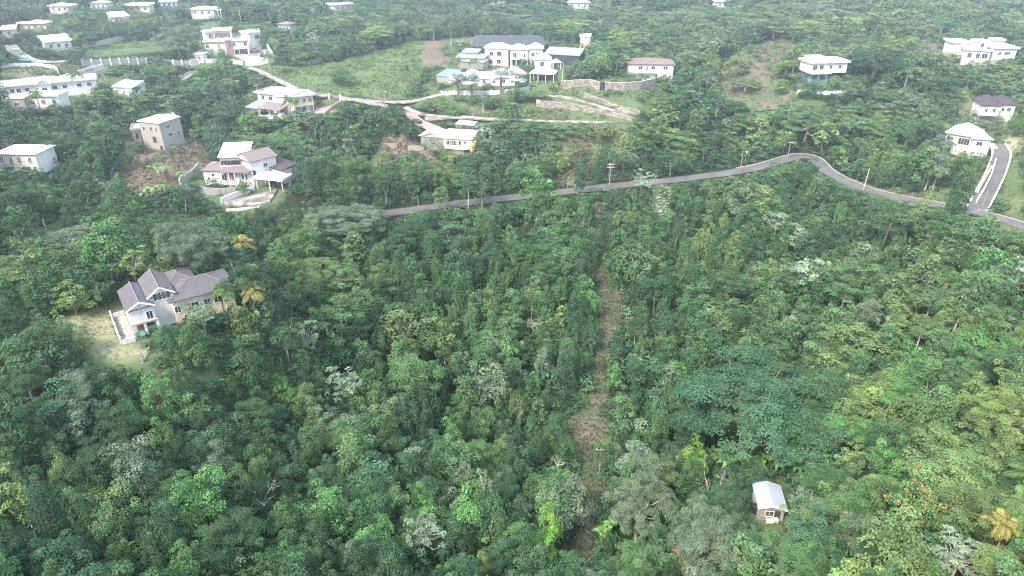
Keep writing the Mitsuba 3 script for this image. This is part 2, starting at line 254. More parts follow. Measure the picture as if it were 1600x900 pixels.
class Block:
    """One rectangular volume of a building; its front eave runs between two photo pixels, ez metres above the building's ground."""
    def __init__(s, bld, A, B, ez, depth, zb=-2.0, wall='white_render', roof=None, keep_low=0.5, open_=False, posts=0, yaw=None):
        s.b, s.ez, s.d, s.zb = bld, ez, depth, zb
        a, b = on_level(*A, bld.z + ez), on_level(*B, bld.z + ez)
        s.o = np.array([a[0], a[1], bld.z]); s.w = float(np.linalg.norm((b - a)[:2])); x = (b - a)[:2] / s.w if yaw is None else np.array([math.cos(math.radians(yaw)), math.sin(math.radians(yaw))])
        s.x, s.y = np.array([x[0], x[1], 0]), np.array([-x[1], x[0], 0])
        FOOTPRINTS.append(shapely.Polygon([s.at(*c)[:2] for c in ((0, 0, 0), (s.w, 0, 0), (s.w, depth, 0), (0, depth, 0))]).buffer(1.6))
        flatten(FOOTPRINTS[-1], bld.z - 0.15, bld.soft)
        hull = project(np.array([s.at(i, j, k) for i in (0, s.w) for j in (0, depth) for k in (ez * keep_low, ez + 0.8)]))
        KEEP.append((shapely.MultiPoint(hull[:, :2]).convex_hull, float(np.linalg.norm(s.at(s.w / 2, 0, 0) - CAM)))); shapely.prepare(KEEP[-1][0])
        BOXES.append((bld.key, hull))
        if not open_:
            put('wall', MB().box(0, s.w, 0, depth, zb, ez - 0.02, s.fr), wall, bld.key)
        if posts:
            for i in range(posts):
                u = 0.12 + (s.w - 0.24) * i / max(posts - 1, 1)
                for v in ((0.12, depth - 0.12) if open_ else (0.12,)): put('post', MB().box(u - 0.12, u + 0.12, v - 0.12, v + 0.12, zb, ez - 0.02, s.fr), wall, bld.key)
        if roof: s.roof(*roof)
    def at(s, x, y, z): return s.o + s.x * x + s.y * y + np.array([0, 0, z])
    def fr(s, v): return s.o + v[:, :1] * s.x + v[:, 1:2] * s.y + v[:, 2:] * np.array([0, 0, 1.0])
    def roof(s, kind, mat='white_roof', rise=1.6, over=0.7, axis=None, parapet='white_render'):
        over = over + 0.2 if kind == 'flat' else over; w, d, z = s.w, s.d, s.ez; x0, x1, y0, y1 = -over, w + over, -over, d + over; m = MB()
        if kind == 'flat':
            m.box(x0, x1, y0, y1, z, z + 0.22, s.fr); k = put('roof', m, mat, s.b.key); p = MB(); t, h = 0.2, 0.45
            for q in ((x0, x1, y0, y0 + t), (x0, x1, y1 - t, y1), (x0, x0 + t, y0 + t, y1 - t), (x1 - t, x1, y0 + t, y1 - t)): p.box(*q, z + 0.223, z + 0.223 + h, s.fr)
            put('parapet', p, parapet, k); return
        th = 0.18
        if kind == 'mono':
            v = [[x0, y0, z], [x1, y0, z], [x1, y1, z + rise], [x0, y1, z + rise]]
            top = [[a, b, c + th] for a, b, c in v]; m.poly(v + top, [[3, 2, 1, 0], [4, 5, 6, 7], [0, 1, 5, 4], [1, 2, 6, 5], [2, 3, 7, 6], [3, 0, 4, 7]], s.fr); put('roof', m, mat, s.b.key); return
        axis = axis or ('x' if w >= d else 'y'); base = [[x0, y0, z], [x1, y0, z], [x1, y1, z], [x0, y1, z]]; e = [[a, b, z + th] for a, b, _ in base]; r = z + th + rise
        if axis == 'x':
            run = min((y1 - y0) / 2, (x1 - x0) / 2 - 0.05) if kind == 'hip' else 0
            ridge = [[x0 + run, (y0 + y1) / 2, r], [x1 - run, (y0 + y1) / 2, r]]
            f4 = [[4, 5, 9, 8], [6, 7, 8, 9]]; f3 = [[7, 4, 8], [5, 6, 9]]
        else:
            run = min((x1 - x0) / 2, (y1 - y0) / 2 - 0.05) if kind == 'hip' else 0
            ridge = [[(x0 + x1) / 2, y0 + run, r], [(x0 + x1) / 2, y1 - run, r]]
            f4 = [[5, 6, 9, 8], [7, 4, 8, 9]]; f3 = [[4, 5, 8], [6, 7, 9]]
        P = base + e + ridge
        m.poly(P, [[3, 2, 1, 0], [0, 1, 5, 4], [1, 2, 6, 5], [2, 3, 7, 6], [3, 0, 4, 7]] + f4, s.fr)
        if kind == 'hip': m.poly(P, f3, s.fr)
        k = put('roof', m, mat, s.b.key)
        if kind == 'gable':   # the triangular wall under the ridge, with a pale bargeboard
            ins = over + 0.06
            if axis == 'y':
                for sx in (0, 1):
                    e0, xm = (x0 - .02, (x0 + x1) / 2) if not sx else (x1 + .02, (x0 + x1) / 2); q = [[e0, z - .12], [xm, r - th - .12], [xm, r + .03], [e0, z + th + .03]]
                    put('bargeboard', MB().poly([[a, y0 - .09, b] for a, b in q] + [[a, y0 - .012, b] for a, b in q], [[0, 1, 2, 3], [7, 6, 5, 4], [0, 4, 5, 1], [1, 5, 6, 2], [2, 6, 7, 3], [3, 7, 4, 0]], s.fr), 'white_frame', k)
            if axis == 'y':
                for yy in (0.02, d - 0.02): g = MB(); g.poly([[x0 + ins, yy - 0.02, z + 0.02], [x1 - ins, yy - 0.02, z + 0.02], [(x0 + x1) / 2, yy - 0.02, r - 0.16], [x0 + ins, yy + 0.02, z + 0.02], [x1 - ins, yy + 0.02, z + 0.02], [(x0 + x1) / 2, yy + 0.02, r - 0.16]], [[0, 1, 2], [3, 5, 4]], s.fr); put('gable', g, s.b.gable or s.b.wall, s.b.key)
            else:
                for xx in (0.02, w - 0.02): g = MB(); g.poly([[xx, y0 + ins, z + 0.02], [xx, y1 - ins, z + 0.02], [xx, (y0 + y1) / 2, r - 0.16]], [[0, 1, 2]], s.fr); put('gable', g, s.b.gable or s.b.wall, s.b.key)
        if kind in ('hip', 'gable') and s.b.cap:
            c = MB(); rp = [s.at(*q) for q in ridge]; up = np.array([0, 0, 0.03]); c.tube([rp[0] + up, (rp[0] + rp[1]) / 2 + up, rp[1] + up], 0.13, 5)
            if kind == 'hip':
                for q, t in ((4, 0), (7, 0 if axis == 'x' else 1), (5, 1 if axis == 'x' else 0), (6, 1)): a = s.at(*P[q]) + up; c.tube([a, (a + rp[t]) / 2 + up * 0.3, rp[t] + up], 0.11, 5)
            put('ridge_cap', c, s.b.cap, k)
    def win(s, face, u, drop, w, h, kind='window', frame='white_frame'):
        """A window (or door) centred at the fraction u of a face, its top drop metres below the eave."""
        L = s.w if face in 'fb' else s.d; c = u * L; z1 = s.ez - drop; z0 = z1 - h; t = 0.07
        def fr(v):
            x, y, z = v[:, 0] + c, v[:, 1], v[:, 2]
            if face == 'f': q = np.stack([x, -y, z], 1)
            elif face == 'b': q = np.stack([s.w - x, s.d + y, z], 1)
            elif face == 'l': q = np.stack([-y, s.d - x, z], 1)
            else: q = np.stack([s.w + y, x, z], 1)
            return s.fr(q)
        a = w / 2
        if kind == 'opening':
            put('opening', MB().box(-a, a, 0.003, 0.02, z0, z1, fr), 'opening_shade', s.b.key); return  # dark sheet on the wall, shade of an open recess put into its colour
        m = MB().box(-a - t, -a, 0.002, 0.08, z0 - t, z1 + t, fr).box(a, a + t, 0.002, 0.08, z0 - t, z1 + t, fr).box(-a, a, 0.002, 0.08, z1, z1 + t, fr).box(-a, a, 0.002, 0.11, z0 - t, z0, fr)
        n = 1 if w < 0.9 else 2 if w < 1.9 else 4
        for i in range(1, n): x = -a + w * i / n; m.box(x - 0.03, x + 0.03, 0.02, 0.06, z0, z1, fr)
        if kind == 'door':
            k = put('door', m, frame, s.b.key); put('leaf', MB().box(-a, a, 0.002, 0.035, z0, z1, fr), 'brown_wood', k); return
        k = put('window', m, frame, s.b.key)
        put('pane', MB().box(-a, a, 0.002, 0.018, z0, z1, fr), 'window_glass' if kind == 'window' else 'brown_wood', k)
class Bld:
    def __init__(s, name, label, base, cat='house', wall='white_render', cap=None, lift=0.0, group=None, gable=None, soft=7.0):
        p = at(*base); s.z, s.wall, s.cap, s.gable, s.soft = float(p[2]) + lift, wall, cap, gable, soft; s.key = thing(name, label, cat, group)
    def block(s, A, B, ez, d, roof=None, wall=None, **k): return Block(s, A, B, ez, d, wall=wall or s.wall, roof=roof, **k)
    def wins(s, bl, rows):
        for r in rows: bl.win(*r)

def build_houses():
    # --- near cream house with brown roofs
    H = Bld('cream_house', 'cream two storey house with linked brown shingle roofs beside the lawn', (255, 498), wall='cream_render', cap='mauve_roof', gable='white_render', soft=14)
    r = H.block((268.5, 471.3), (365.7, 453.9), 4.6, 7.5, ('hip', 'brown_shingle', 1.7, 0.6), zb=-3, yaw=34, keep_low=.28)
    H.wins(r, [('f', .06, 1.2, .9, 1.2), ('f', .18, 3.2, .9, 1.0), ('f', .34, 1.2, 1.2, 1.2), ('f', .55, 1.2, 1.2, 1.2), ('f', .72, 1.2, 1.2, 1.2), ('f', .85, 2.2, .7, .7), ('f', .88, 4.0, .8, .8), ('r', .5, 1.2, 1.4, 1.2)])
    c = H.block((231.7, 466.4), (270.5, 462.2), 5.9, 8.2, ('gable', 'brown_shingle', 1.6, 0.3, 'y'), zb=-2, wall='white_render', yaw=35); 
    H.wins(c, [('f', .30, -0.5, .8, 1.3), ('f', .45, -0.6, .8, 1.4), ('f', .62, -0.6, .8, 1.4), ('f', .76, -0.5, .8, 1.3)])
    l = H.block((199, 487.2), (238.6, 476.1), 5.0, 8.6, ('gable', 'brown_shingle', 1.25, 0.3, 'y'), zb=2.5, wall='white_render', yaw=35, keep_low=.1)
    w = l.w
    put('wall', MB().box(0.0, w, 1.6, 8.5, -3, 2.498, l.fr), 'white_render', H.key)
    put('balcony', MB().box(-0.1, w + 0.1, -0.5, 1.58, 2.2, 2.497, l.fr), 'pale_concrete', H.key)
    put('veranda', MB().box(-0.1, w + 0.1, -1.6, 1.58, -3, -0.3, l.fr), 'pale_concrete', H.key)
    for u in (0.0, 0.5, 1.0): put('column', MB().box(u * w - 0.2, u * w + 0.2, -0.45, -0.1, -0.3, 2.2, l.fr), 'white_render', H.key)
    l.d0 = l.d; put('door', MB().box(w * .2, w * .2 + 1.0, 1.56, 1.598, -0.25, 1.8, l.fr), 'brown_wood', H.key)
    put('window', MB().box(w * .5, w * .5 + 1.6, 1.56, 1.598, 0.5, 1.8, l.fr), 'window_glass', H.key)
    put('terrace', MB().box(-2.4, -0.12, -1.6, 9.5, -3.2, -0.10, l.fr), 'pale_concrete', H.key)
    put('balustrade', MB().box(-2.4, -2.2, -1.6, 9.5, -0.097, 0.85, l.fr).box(-2.2, -0.1, -1.6, -1.4, -0.097, 0.85, l.fr).box(-2.2, -0.1, 9.3, 9.5, -0.097, 0.85, l.fr), 'white_render', H.key)
    for v in (-1.5, 4.0, 9.4): put('column', MB().box(-2.45, -2.15, v - 0.15, v + 0.15, 0.852, 1.5, l.fr), 'white_render', H.key)
    H.wins(l, [('f', .78, 0.9, .9, 1.5), ('l', .3, 0.8, 1.2, 1.3), ('l', .7, 0.8, 1.2, 1.3)])
    g = H.block((262, 450.5), (305, 441), 5.2, 6.0, ('hip', 'brown_shingle', 1.4, 0.5), zb=-2, yaw=35)
    # --- villa with the walled yard (left of centre)
    H = Bld('mauve_roofed_villa', 'white split level villa with mauve roofs above a paved yard', (352, 298), cap='mauve_roof', soft=16)
    f = H.block((316.5, 266.5), (392.7, 267.5), 4.2, 7.5, ('hip', 'mauve_roof', 1.3, 0.5), zb=-3)
    H.wins(f, [('f', .1, 2.0, .7, .7), ('f', .2, 1.0, .7, .6), ('f', .42, 1.0, 1.4, 1.8), ('f', .53, .6, 1.0, 2.4, 'door'), ('f', .60, .6, 1.0, 2.4, 'door'), ('f', .80, 1.0, .6, 1.6), ('f', .88, 1.0, .6, 1.6)])
    put('canopy', MB().box(f.w * .38, f.w * .98, -1.6, 0.5, 4.1, 4.3, f.fr), 'mauve_roof', H.key)
    for u in (.39, .56, .68): put('post', MB().box(f.w * u - .12, f.w * u + .12, -1.5, -1.25, -2, 4.1, f.fr), 'white_render', H.key)
    u = H.block((342.7, 246.3), (385, 244.5), 7.4, 9, ('mono', 'white_roof', 1.6, 0.5))
    H.wins(u, [('f', .12, .9, 1.6, 1.5), ('f', .32, .9, .9, 1.4), ('f', .48, .9, 2.2, 1.4), ('f', .70, .9, 1.0, 1.4), ('f', .88, 1.0, 1.6, 1.4)])
    put('canopy', MB().box(u.w * .06, u.w * .95, -1.5, 0, 6.75, 6.95, u.fr), 'mauve_roof', H.key)
    put('balcony', MB().box(0, u.w, -1.3, 0, 4.3, 4.5, u.fr).box(0, u.w, -1.3, -1.2, 4.5, 5.3, u.fr), 'white_render', H.key)
    r = H.block((391.3, 253.7), (430, 243.7), 7.0, 8, ('gable', 'mauve_roof', 1.8, 0.5, 'x'), zb=-3); H.wins(r, [('f', .08, 2.6, .9, 2.2, 'opening'), ('f', .55, 1.3, 1.2, 1.1)])
    q = H.block((408.7, 258), (440.5, 267), 3.9, 5.5, ('mono', 'plum_roof', .9, 0.4), zb=-3); H.wins(q, [('f', .16, 1.1, 1.4, .9), ('f', .40, .9, .6, .8), ('f', .60, 1.0, .9, 1.1), ('f', .82, 1.0, .9, 1.1)])
    p = H.block((399, 279), (440, 283), 2.8, 4.5, ('flat', 'white_roof', 0, 0.3), zb=-2, open_=True, posts=3)
    # --- flat roofed house with the red car
    H = Bld('flat_roofed_house', 'white two storey house with flat grey roofs and an orange stair', (455, 184))
    a = H.block((401.4, 145.4), (430, 148.2), 6.6, 9, ('flat', 'grey_slab', 0, 0.6)); H.wins(a, [('f', .30, .8, 1.3, 1.4), ('f', .72, .9, 1.6, 1.2), ('l', .5, .9, 1.6, 1.2)])
    b = H.block((430.5, 150.5), (456.5, 151.5), 6.4, 8, ('flat', 'white_roof', 0, 0.4)); b.win('f', .75, 1.2, .8, .8)
    st = MB(); st.poly([[0.3, -1.5, 1.8], [3.6, -1.5, 5.2], [3.6, -0.05, 5.2], [0.3, -0.05, 1.8], [0.3, -1.5, 0], [3.6, -1.5, 0], [3.6, -0.05, 0], [0.3, -0.05, 0]], [[0, 1, 2, 3], [4, 5, 1, 0], [5, 6, 2, 1], [7, 4, 0, 3]], b.fr); put('stair', st, 'orange_plaster', H.key, label='orange plastered outdoor stair')
    c = H.block((457, 152.8), (488.5, 149.0), 6.4, 7.5, ('flat', 'grey_slab', 0, 0.6), zb=3.0, wall='cream_render', posts=0); H.wins(c, [('f', .18, 1.0, 1.2, 1.3), ('f', .55, 1.0, .7, .9), ('f', .86, .9, .9, 1.3)])
    put('wall', MB().box(0, c.w, 3.5, 7.5, -2, 2.99, c.fr), 'white_render', H.key)
    for i in range(4): put('post', MB().box(.15 + (c.w - .6) * i / 3, .45 + (c.w - .6) * i / 3, 0.05, 0.35, -2, 2.99, c.fr), 'white_render', H.key)
    d = H.block((404, 169.2), (436, 173.2), 3.6, 5, ('mono', 'mauve_roof', 1.1, 0.4), zb=-1, open_=True, posts=3)
    put('balcony', MB().box(0, d.w, -0.1, 5, -2, 0.4, d.fr).box(0, d.w, -0.1, 0.1, 0.402, 1.3, d.fr), 'white_render', H.key)
    H.block((383.5, 168), (403, 170.5), 2.6, 6.5, ('mono', 'grey_metal', 1.2, 0.2), zb=-2, open_=True, posts=3, wall='grey_concrete')
    # --- yellow walled house
    H = Bld('yellow_house', 'low yellow walled house with a white roof at the end of the pink driveway', (715, 240), wall='cream_render')
    m = H.block((692.7, 215.7), (736.2, 218.2), 5.4, 7.5, ('mono', 'white_roof', .9, 0.5), zb=-3); H.wins(m, [('f', .16, .7, 1.1, 1.5), ('f', .30, .7, 1.2, 1.5, 'shutter'), ('f', .42, .7, 1.0, 1.5), ('f', .60, .7, .9, 1.4), ('f', .78, .8, .7, .7), ('f', .84, 3.4, 2.0, 1.5)])
    put('side_wall', MB().box(m.w + .003, m.w + 1.5, -.4, 6.5, -3, 4.7, m.fr), 'yellow_render', H.key, label='deep yellow side wall')
    put('balcony', MB().box(m.w * .05, m.w * .9, -1.3, 0, 2.2, 2.4, m.fr).box(m.w * .05, m.w * .9, -1.3, -1.2, 2.4, 3.2, m.fr), 'white_render', H.key)
    H.block((657, 212), (692.0, 214.8), 4.6, 6, ('gable', 'white_roof', 1.5, 0.5, 'y'), zb=-2, wall='grey_concrete').win('f', .5, 1.0, 1.2, 1.2)
    H = Bld('green_roofed_shed', 'small open shed with a pale green roof behind the yellow house', (726, 206), 'shed', wall='pink_render')
    s = H.block((712.5, 194.0), (739, 196.5), 2.5, 3.5, ('mono', 'turquoise_roof', .5, 0.3), zb=-1, open_=True, posts=4); put('counter', MB().box(0, s.w, 2.0, 3.4, -1, 1.0, s.fr), 'pink_render', H.key)
    # --- large white villa with its outbuildings
    H = Bld('white_villa', 'large bright white villa with several hipped roofs in the middle distance', (775, 103))
    a = H.block((757.3, 75), (794, 75.7), 7.0, 6.5, ('hip', 'white_roof', 1.7, 0.6)); H.wins(a, [('f', .30, 1.3, 1.5, 1.7), ('f', .62, 1.3, 1.8, 1.7), ('f', .25, 4.5, 1.6, 1.6), ('f', .6, 4.5, 1.6, 1.6)])
    b = H.block((797, 77.5), (825.5, 77.5), 6.7, 6, ('hip', 'white_roof', 1.7, 0.6)); H.wins(b, [('f', .25, 1.3, 1.2, 1.7), ('f', .8, 1.5, .6, 1.5), ('f', .2, 4.2, 1.0, 2.2, 'opening'), ('f', .5, 4.2, 1.6, 2.2), ('f', .8, 4.2, 1.2, 1.6)])
    put('balcony', MB().box(.0, b.w, -2.0, 0, 3.1, 3.3, b.fr).box(0, b.w, -2, -1.9, 3.3, 3.9, b.fr), 'white_render', H.key)
    for i in range(4): put('post', MB().box(.1 + (b.w - .4) * i / 3, .3 + (b.w - .4) * i / 3, -1.95, -1.75, -2, 3.1, b.fr), 'white_render', H.key)
    c = H.block((827.5, 76.3), (847.8, 76.3), 7.0, 6.5, ('hip', 'white_roof', 1.9, 0.6)); H.wins(c, [('f', .25, 1.4, 1.2, 1.7), ('f', .6, 1.4, .9, 1.5), ('f', .85, 1.4, .8, 1.5), ('f', .35, 4.6, 1.6, 1.4)])
    d = H.block((836, 92.8), (860, 92.8), 4.6, 5, ('hip', 'white_roof', 1.9, 0.6)); H.wins(d, [('f', .45, 1.0, 1.9, 1.7), ('r', .5, 1.0, 1.2, 1.4)])
    H = Bld('villa_carport', 'white hip roofed carport at the right corner of the white villa', (846, 124), 'carport'); H.block((828, 115.2), (865.3, 116.8), 2.9, 7, ('hip', 'white_roof', 1.9, 0.3), open_=True, posts=4)
    H = Bld('long_outbuilding', 'long low outbuilding with a white sheet roof before the white villa', (777, 132), 'outbuilding'); o = H.block((747, 123), (808, 122), 2.7, 6.5, ('mono', 'white_roof', 1.2, 0.4)); H.wins(o, [('f', k, .6, 1.2, 1.1) for k in (.15, .4, .65, .88)])
    H = Bld('stepped_shed', 'shed with stepped grey sheet roofs left of the white villa', (735, 102), 'shed', wall='grey_concrete')
    for A, B, e, dp in (((722, 82), (746, 83), 5.0, 5.5), ((712.5, 90), (756, 92), 3.6, 6), ((719, 96), (756, 98.5), 2.5, 4)): H.block(A, B, e, dp, ('mono', 'grey_metal', .7, 0.3))
    H = Bld('green_shed', 'shed with a single green sheet roof at the left of the villa grounds', (692, 127), 'shed', wall='grey_concrete'); H.block((682, 118.5), (703.5, 120.5), 2.9, 9, ('mono', 'green_roof', 1.0, 0.3))
    H = Bld('shade_house', 'wide dark netted shade house behind the white villa', (792, 79), 'shade house', wall='dark_net'); H.block((738, 73), (851, 73.5), 2.4, 18, ('mono', 'dark_net', 2.0, 0.2), keep_low=.8)
    H = Bld('dark_shed', 'long dark shed with a grey roof right of the white villa', (876, 98), 'shed', wall='dark_net'); H.block((851, 84.5), (905, 87.5), 3.6, 8, ('mono', 'grey_metal', 1.6, 0.3))
    H = Bld('garden_gazebo', 'little white gazebo in front of the dark shed', (870, 104), 'gazebo'); H.block((864, 98.5), (877, 98), 2.7, 3.4, ('hip', 'white_roof', 1.2, 0.3), open_=True, posts=2)
    H = Bld('cream_tower_house', 'narrow tall cream building among trees right of the shade house', (914, 80), wall='cream_render'); t = H.block((906.5, 57), (921, 57.5), 6.0, 5, ('flat', 'white_roof', 0, .2)); H.wins(t, [('f', .25, 3.6, .8, 1.2), ('r', .5, 1.5, 1.0, 1.2)])
    # --- brown roofed block above the stone walls
    H = Bld('red_roofed_house', 'cream two storey house with a reddish tile roof above the stone walls', (1010, 126), cap='red_tile')
    m = H.block((983, 100), (1053, 101), 6.2, 9, ('hip', 'red_tile', 1.5, 0.6), zb=-3)
    for x in (.26, .55, .82): m.win('f', x, .8, 1.6, 1.1)
    H.wins(m, [('f', .41, .8, .7, 2.1, 'door'), ('f', .10, 3.5, 2.1, 1.3, 'shutter'), ('f', .26, 3.5, 1.5, 1.1), ('f', .43, 3.6, 1.2, 1.1), ('f', .63, 3.5, .7, 1.9, 'door'), ('f', .82, 3.7, 1.2, 1.1), ('f', .77, 6.6, 4.6, 2.3, 'opening')])
    put('balcony', MB().box(m.w * .37, m.w * .62, -1.2, 0, 3.0, 3.15, m.fr).box(m.w * .37, m.w * .62, -1.2, -1.12, 3.15, 3.9, m.fr), 'white_render', H.key)
    # --- blue and white house with its terrace
    H = Bld('blue_white_house', 'blue and white three level house half hidden by the dense dark tree', (1285, 124))
    a = H.block((1266.5, 114), (1295, 114.5), 3.2, 8, None, wall='blue_paint'); H.wins(a, [('f', .25, .6, 2.0, 1.8), ('f', .7, .6, 2.2, 1.8)])
    b = H.block((1268, 99), (1325, 97.5), 7.0, 8, ('flat', 'white_roof', 0, .5), zb=3.3); H.wins(b, [('f', .12, .8, 1.6, 1.6), ('f', .3, .8, 1.6, 1.6), ('f', .55, .9, 1.2, 1.2), ('f', .8, .9, 1.2, 1.2)])
    put('balcony', MB().box(0, b.w * .55, -1.6, 0, 3.3, 3.5, b.fr).box(0, b.w * .55, -1.6, -1.5, 3.5, 4.3, b.fr), 'white_render', H.key)
    c = H.block((1257, 88.5), (1264, 91.5), 7.6, 6, ('flat', 'white_roof', 0, .2), wall='blue_paint'); c.win('f', .5, 1.2, .9, 1.4)
    # --- big white house at the far right
    H = Bld('unfinished_white_house', 'wide white flat roofed house with bare upper pillars at the far right', (1545, 104))
    a = H.block((1508, 78), (1549, 80.5), 5.4, 10, ('flat', 'white_roof', 0, .4)); H.wins(a, [('f', .22, .9, 1.3, 1.8), ('f', .55, .9, 1.3, 1.8), ('f', .8, .9, 1.8, 1.8)])
    b = H.block((1553, 76), (1590, 76.5), 6.2, 10, ('flat', 'white_roof', 0, .4)); H.wins(b, [('f', .3, 1.0, 1.0, 1.4), ('f', .62, 1.0, 2.0, 1.3), ('f', .5, 4.2, 2.2, 1.6, 'opening')])
    H.block((1490, 67), (1514, 67.5), 6.6, 8, ('flat', 'white_roof', 0, .4))
    H.block((1528, 66), (1545, 66), 8.4, 4, ('flat', 'white_roof', 0, .2), zb=5.4).win('f', .5, .5, 1.2, 1.4)
    H.block((1556, 64), (1570, 64), 9.0, 4, ('flat', 'white_roof', 0, .2), zb=6.2)
    for i in range(4): put('pillar', MB().box(2 + i * 2.6, 2.3 + i * 2.6, -2.5, -2.2, -5, 1.4, a.fr), 'pale_concrete', H.key)
    # --- plum roofed house
    H = Bld('plum_roofed_house', 'white house with a dark plum hip roof and two arched garages', (1560, 187), cap='plum_roof')
    a = H.block((1537.5, 164.8), (1564, 166), 5.6, 9, ('hip', 'plum_roof', 2.3, 0.5)); H.wins(a, [('f', .22, .9, .9, 1.2), ('f', .68, .9, .9, 1.2), ('f', .22, 3.4, 2.9, 2.2, 'opening'), ('f', .70, 3.4, 3.2, 2.0, 'opening')])
    b = H.block((1565, 163.5), (1588, 163.8), 5.6, 8, ('hip', 'plum_roof', 1.9, 0.5)); H.wins(b, [('f', .2, 1.0, .8, 1.2), ('f', .6, 1.0, 1.2, 1.2)])
    # --- pale blue roofed house
    H = Bld('blue_roofed_house', 'white two storey house with a pale blue hip roof beside the straight driveway', (1512, 243), cap='slate_blue_roof')
    a = H.block((1480, 207.5), (1521.5, 214.5), 6.0, 9.5, ('hip', 'slate_blue_roof', 2.5, 0.6), zb=-3); H.wins(a, [('f', .16, .9, 1.7, 1.1), ('f', .70, .8, 2.9, 1.9), ('f', .18, 3.9, 1.9, 1.3, 'opening'), ('f', .85, 4.3, .8, .8)])
    b = H.block((1520.5, 217), (1549, 219), 5.7, 8, ('hip', 'slate_blue_roof', 1.9, 0.5), zb=-3); H.wins(b, [('f', .42, .8, 1.6, 1.1), ('f', .2, 3.8, .9, .9)])
    H.block((1472, 213), (1479, 213), 4.2, 6, None, wall='navy_paint')
    H.block((1544, 232), (1558, 233), 2.6, 3.5, ('mono', 'slate_blue_roof', .5, .2), open_=True, posts=2)
    # --- left side
    H = Bld('grey_concrete_house', 'unfinished grey concrete house of three levels above the red earth', (245, 229), wall='pale_concrete')
    a = H.block((216, 189.5), (248, 193.0), 8.6, 9, ('hip', 'white_roof', 1.0, .4), zb=-4); H.wins(a, [('f', .2, 1.6, 1.0, 1.2), ('f', .55, 1.4, 1.0, 1.2), ('f', .8, 1.4, .6, 1.6), ('f', .6, 4.6, 1.4, 2.0, 'opening'), ('f', .85, 7.4, 1.0, 2.2, 'opening'), ('r', .35, 1.2, 1.4, 1.1), ('r', .4, 4.0, 1.6, .9), ('r', .8, 4.2, 1.0, 1.0)])
    b = H.block((252, 190.5), (279, 186.5), 7.0, 8, ('flat', 'pale_concrete', 0, .2, None, 'pale_concrete'), zb=-3); H.wins(b, [('f', .35, 1.0, 1.5, 1.1), ('f', .35, 4.0, 1.7, 1.0, 'opening'), ('f', .8, 1.2, .8, 1.0)])
    H.block((205.5, 203.5), (217, 202.5), 5.6, 6, ('flat', 'pale_concrete', 0, .2, None, 'pale_concrete'), zb=-3).win('f', .6, 1.0, 1.0, 2.0, 'opening')
    H = Bld('left_edge_house', 'long white two storey house with reddish shutters cut by the left edge', (25, 267))
    a = H.block((-8, 240.5), (54, 241.5), 5.6, 8, ('hip', 'white_roof', .9, .5)); H.wins(a, [('f', x, .8, 1.0, 1.7, 'shutter') for x in (.12, .35, .56, .84)] + [('f', .28, 3.5, 2.4, 1.0), ('f', .68, 3.5, 2.4, 1.0), ('f', .9, 3.4, .9, 1.2)])
    H = Bld('long_white_house', 'long low white house with a small central gable on the left', (75, 154))
    a = H.block((-4, 137), (57, 131.5), 4.6, 8, ('flat', 'white_roof', 0, .4)); b = H.block((58, 132.5), (77, 131), 4.8, 7, ('gable', 'white_roof', 1.6, .4, 'y')); c = H.block((78, 130), (148, 124), 4.6, 8, ('flat', 'white_roof', 0, .4))
    H.wins(a, [('f', x, .9, 1.2, 1.2) for x in (.1, .33, .5, .72)]); H.wins(c, [('f', x, .9, 1.3, 1.1) for x in (.08, .3, .62, .85)]); b.win('f', .5, 1.0, 1.4, 1.3)
    H = Bld('white_annex', 'plain white annex with two dark windows below the long white house', (65, 166)); a = H.block((37, 151), (90, 150.5), 4.0, 6, ('flat', 'white_roof', 0, .3)); H.wins(a, [('f', .2, 1.2, 1.2, 1.2), ('f', .53, 1.2, 1.2, 1.2), ('f', .85, 1.0, 1.0, 1.4)])
    H = Bld('grey_annex', 'weathered grey low building left of the white annex', (24, 172), wall='grey_concrete'); a = H.block((9, 155), (37, 154.5), 3.8, 5, ('mono', 'pale_concrete', .5, .2)); a.win('f', .5, 1.2, 1.2, 1.1)
    H = Bld('turquoise_house', 'small white house with one turquoise roof slope', (200, 149)); a = H.block((175.5, 136), (204.5, 138), 3.2, 6, ('mono', 'white_roof', 1.2, .4)); H.wins(a, [('f', .22, .9, 1.1, 1.1), ('f', .55, .9, 1.1, 1.0)]); H.block((205.5, 137.5), (226, 131.5), 3.3, 6, ('hip', 'turquoise_roof', 1.4, .5)).win('f', .3, .9, 1.1, 1.1)
    # --- far mansion on the left
    H = Bld('far_mansion', 'sprawling white and pink mansion with terraces below a columned pavilion', (355, 88))
    a = H.block((333, 48.5), (359.5, 47.5), 9.4, 6, ('flat', 'white_roof', 0, .4), zb=4.5); [a.win('f', .12 + .15 * i, .8, 1.0, 2.2) for i in range(6)]
    b = H.block((320.5, 51.5), (332.5, 50.5), 8.6, 5, ('flat', 'white_roof', 0, .3), zb=4.5); [b.win('f', x, .8, .6, 1.6) for x in (.5, .8)]
    c = H.block((319, 66.5), (351, 66), 5.4, 9, ('flat', 'pink_paving', 0, .3)); H.wins(c, [('f', .12, .8, 1.2, 1.6), ('f', .7, .8, .9, 1.6, 'door'), ('f', .8, 3.6, 1.0, 1.6)])
    d = H.block((352, 64), (361.5, 63), 6.0, 8, ('flat', 'pink_render', 0, .2), wall='pink_render'); d.win('f', .6, 1.0, .8, 1.6)
    e = H.block((362.5, 64.5), (386, 63.5), 5.6, 9, ('flat', 'pink_render', 0, .3)); H.wins(e, [('f', .1, .6, .9, 1.4), ('f', .85, .6, 1.2, 1.4), ('f', .2, 3.4, 1.8, 2.2, 'opening'), ('f', .65, 3.4, 3.4, 2.2, 'opening')])
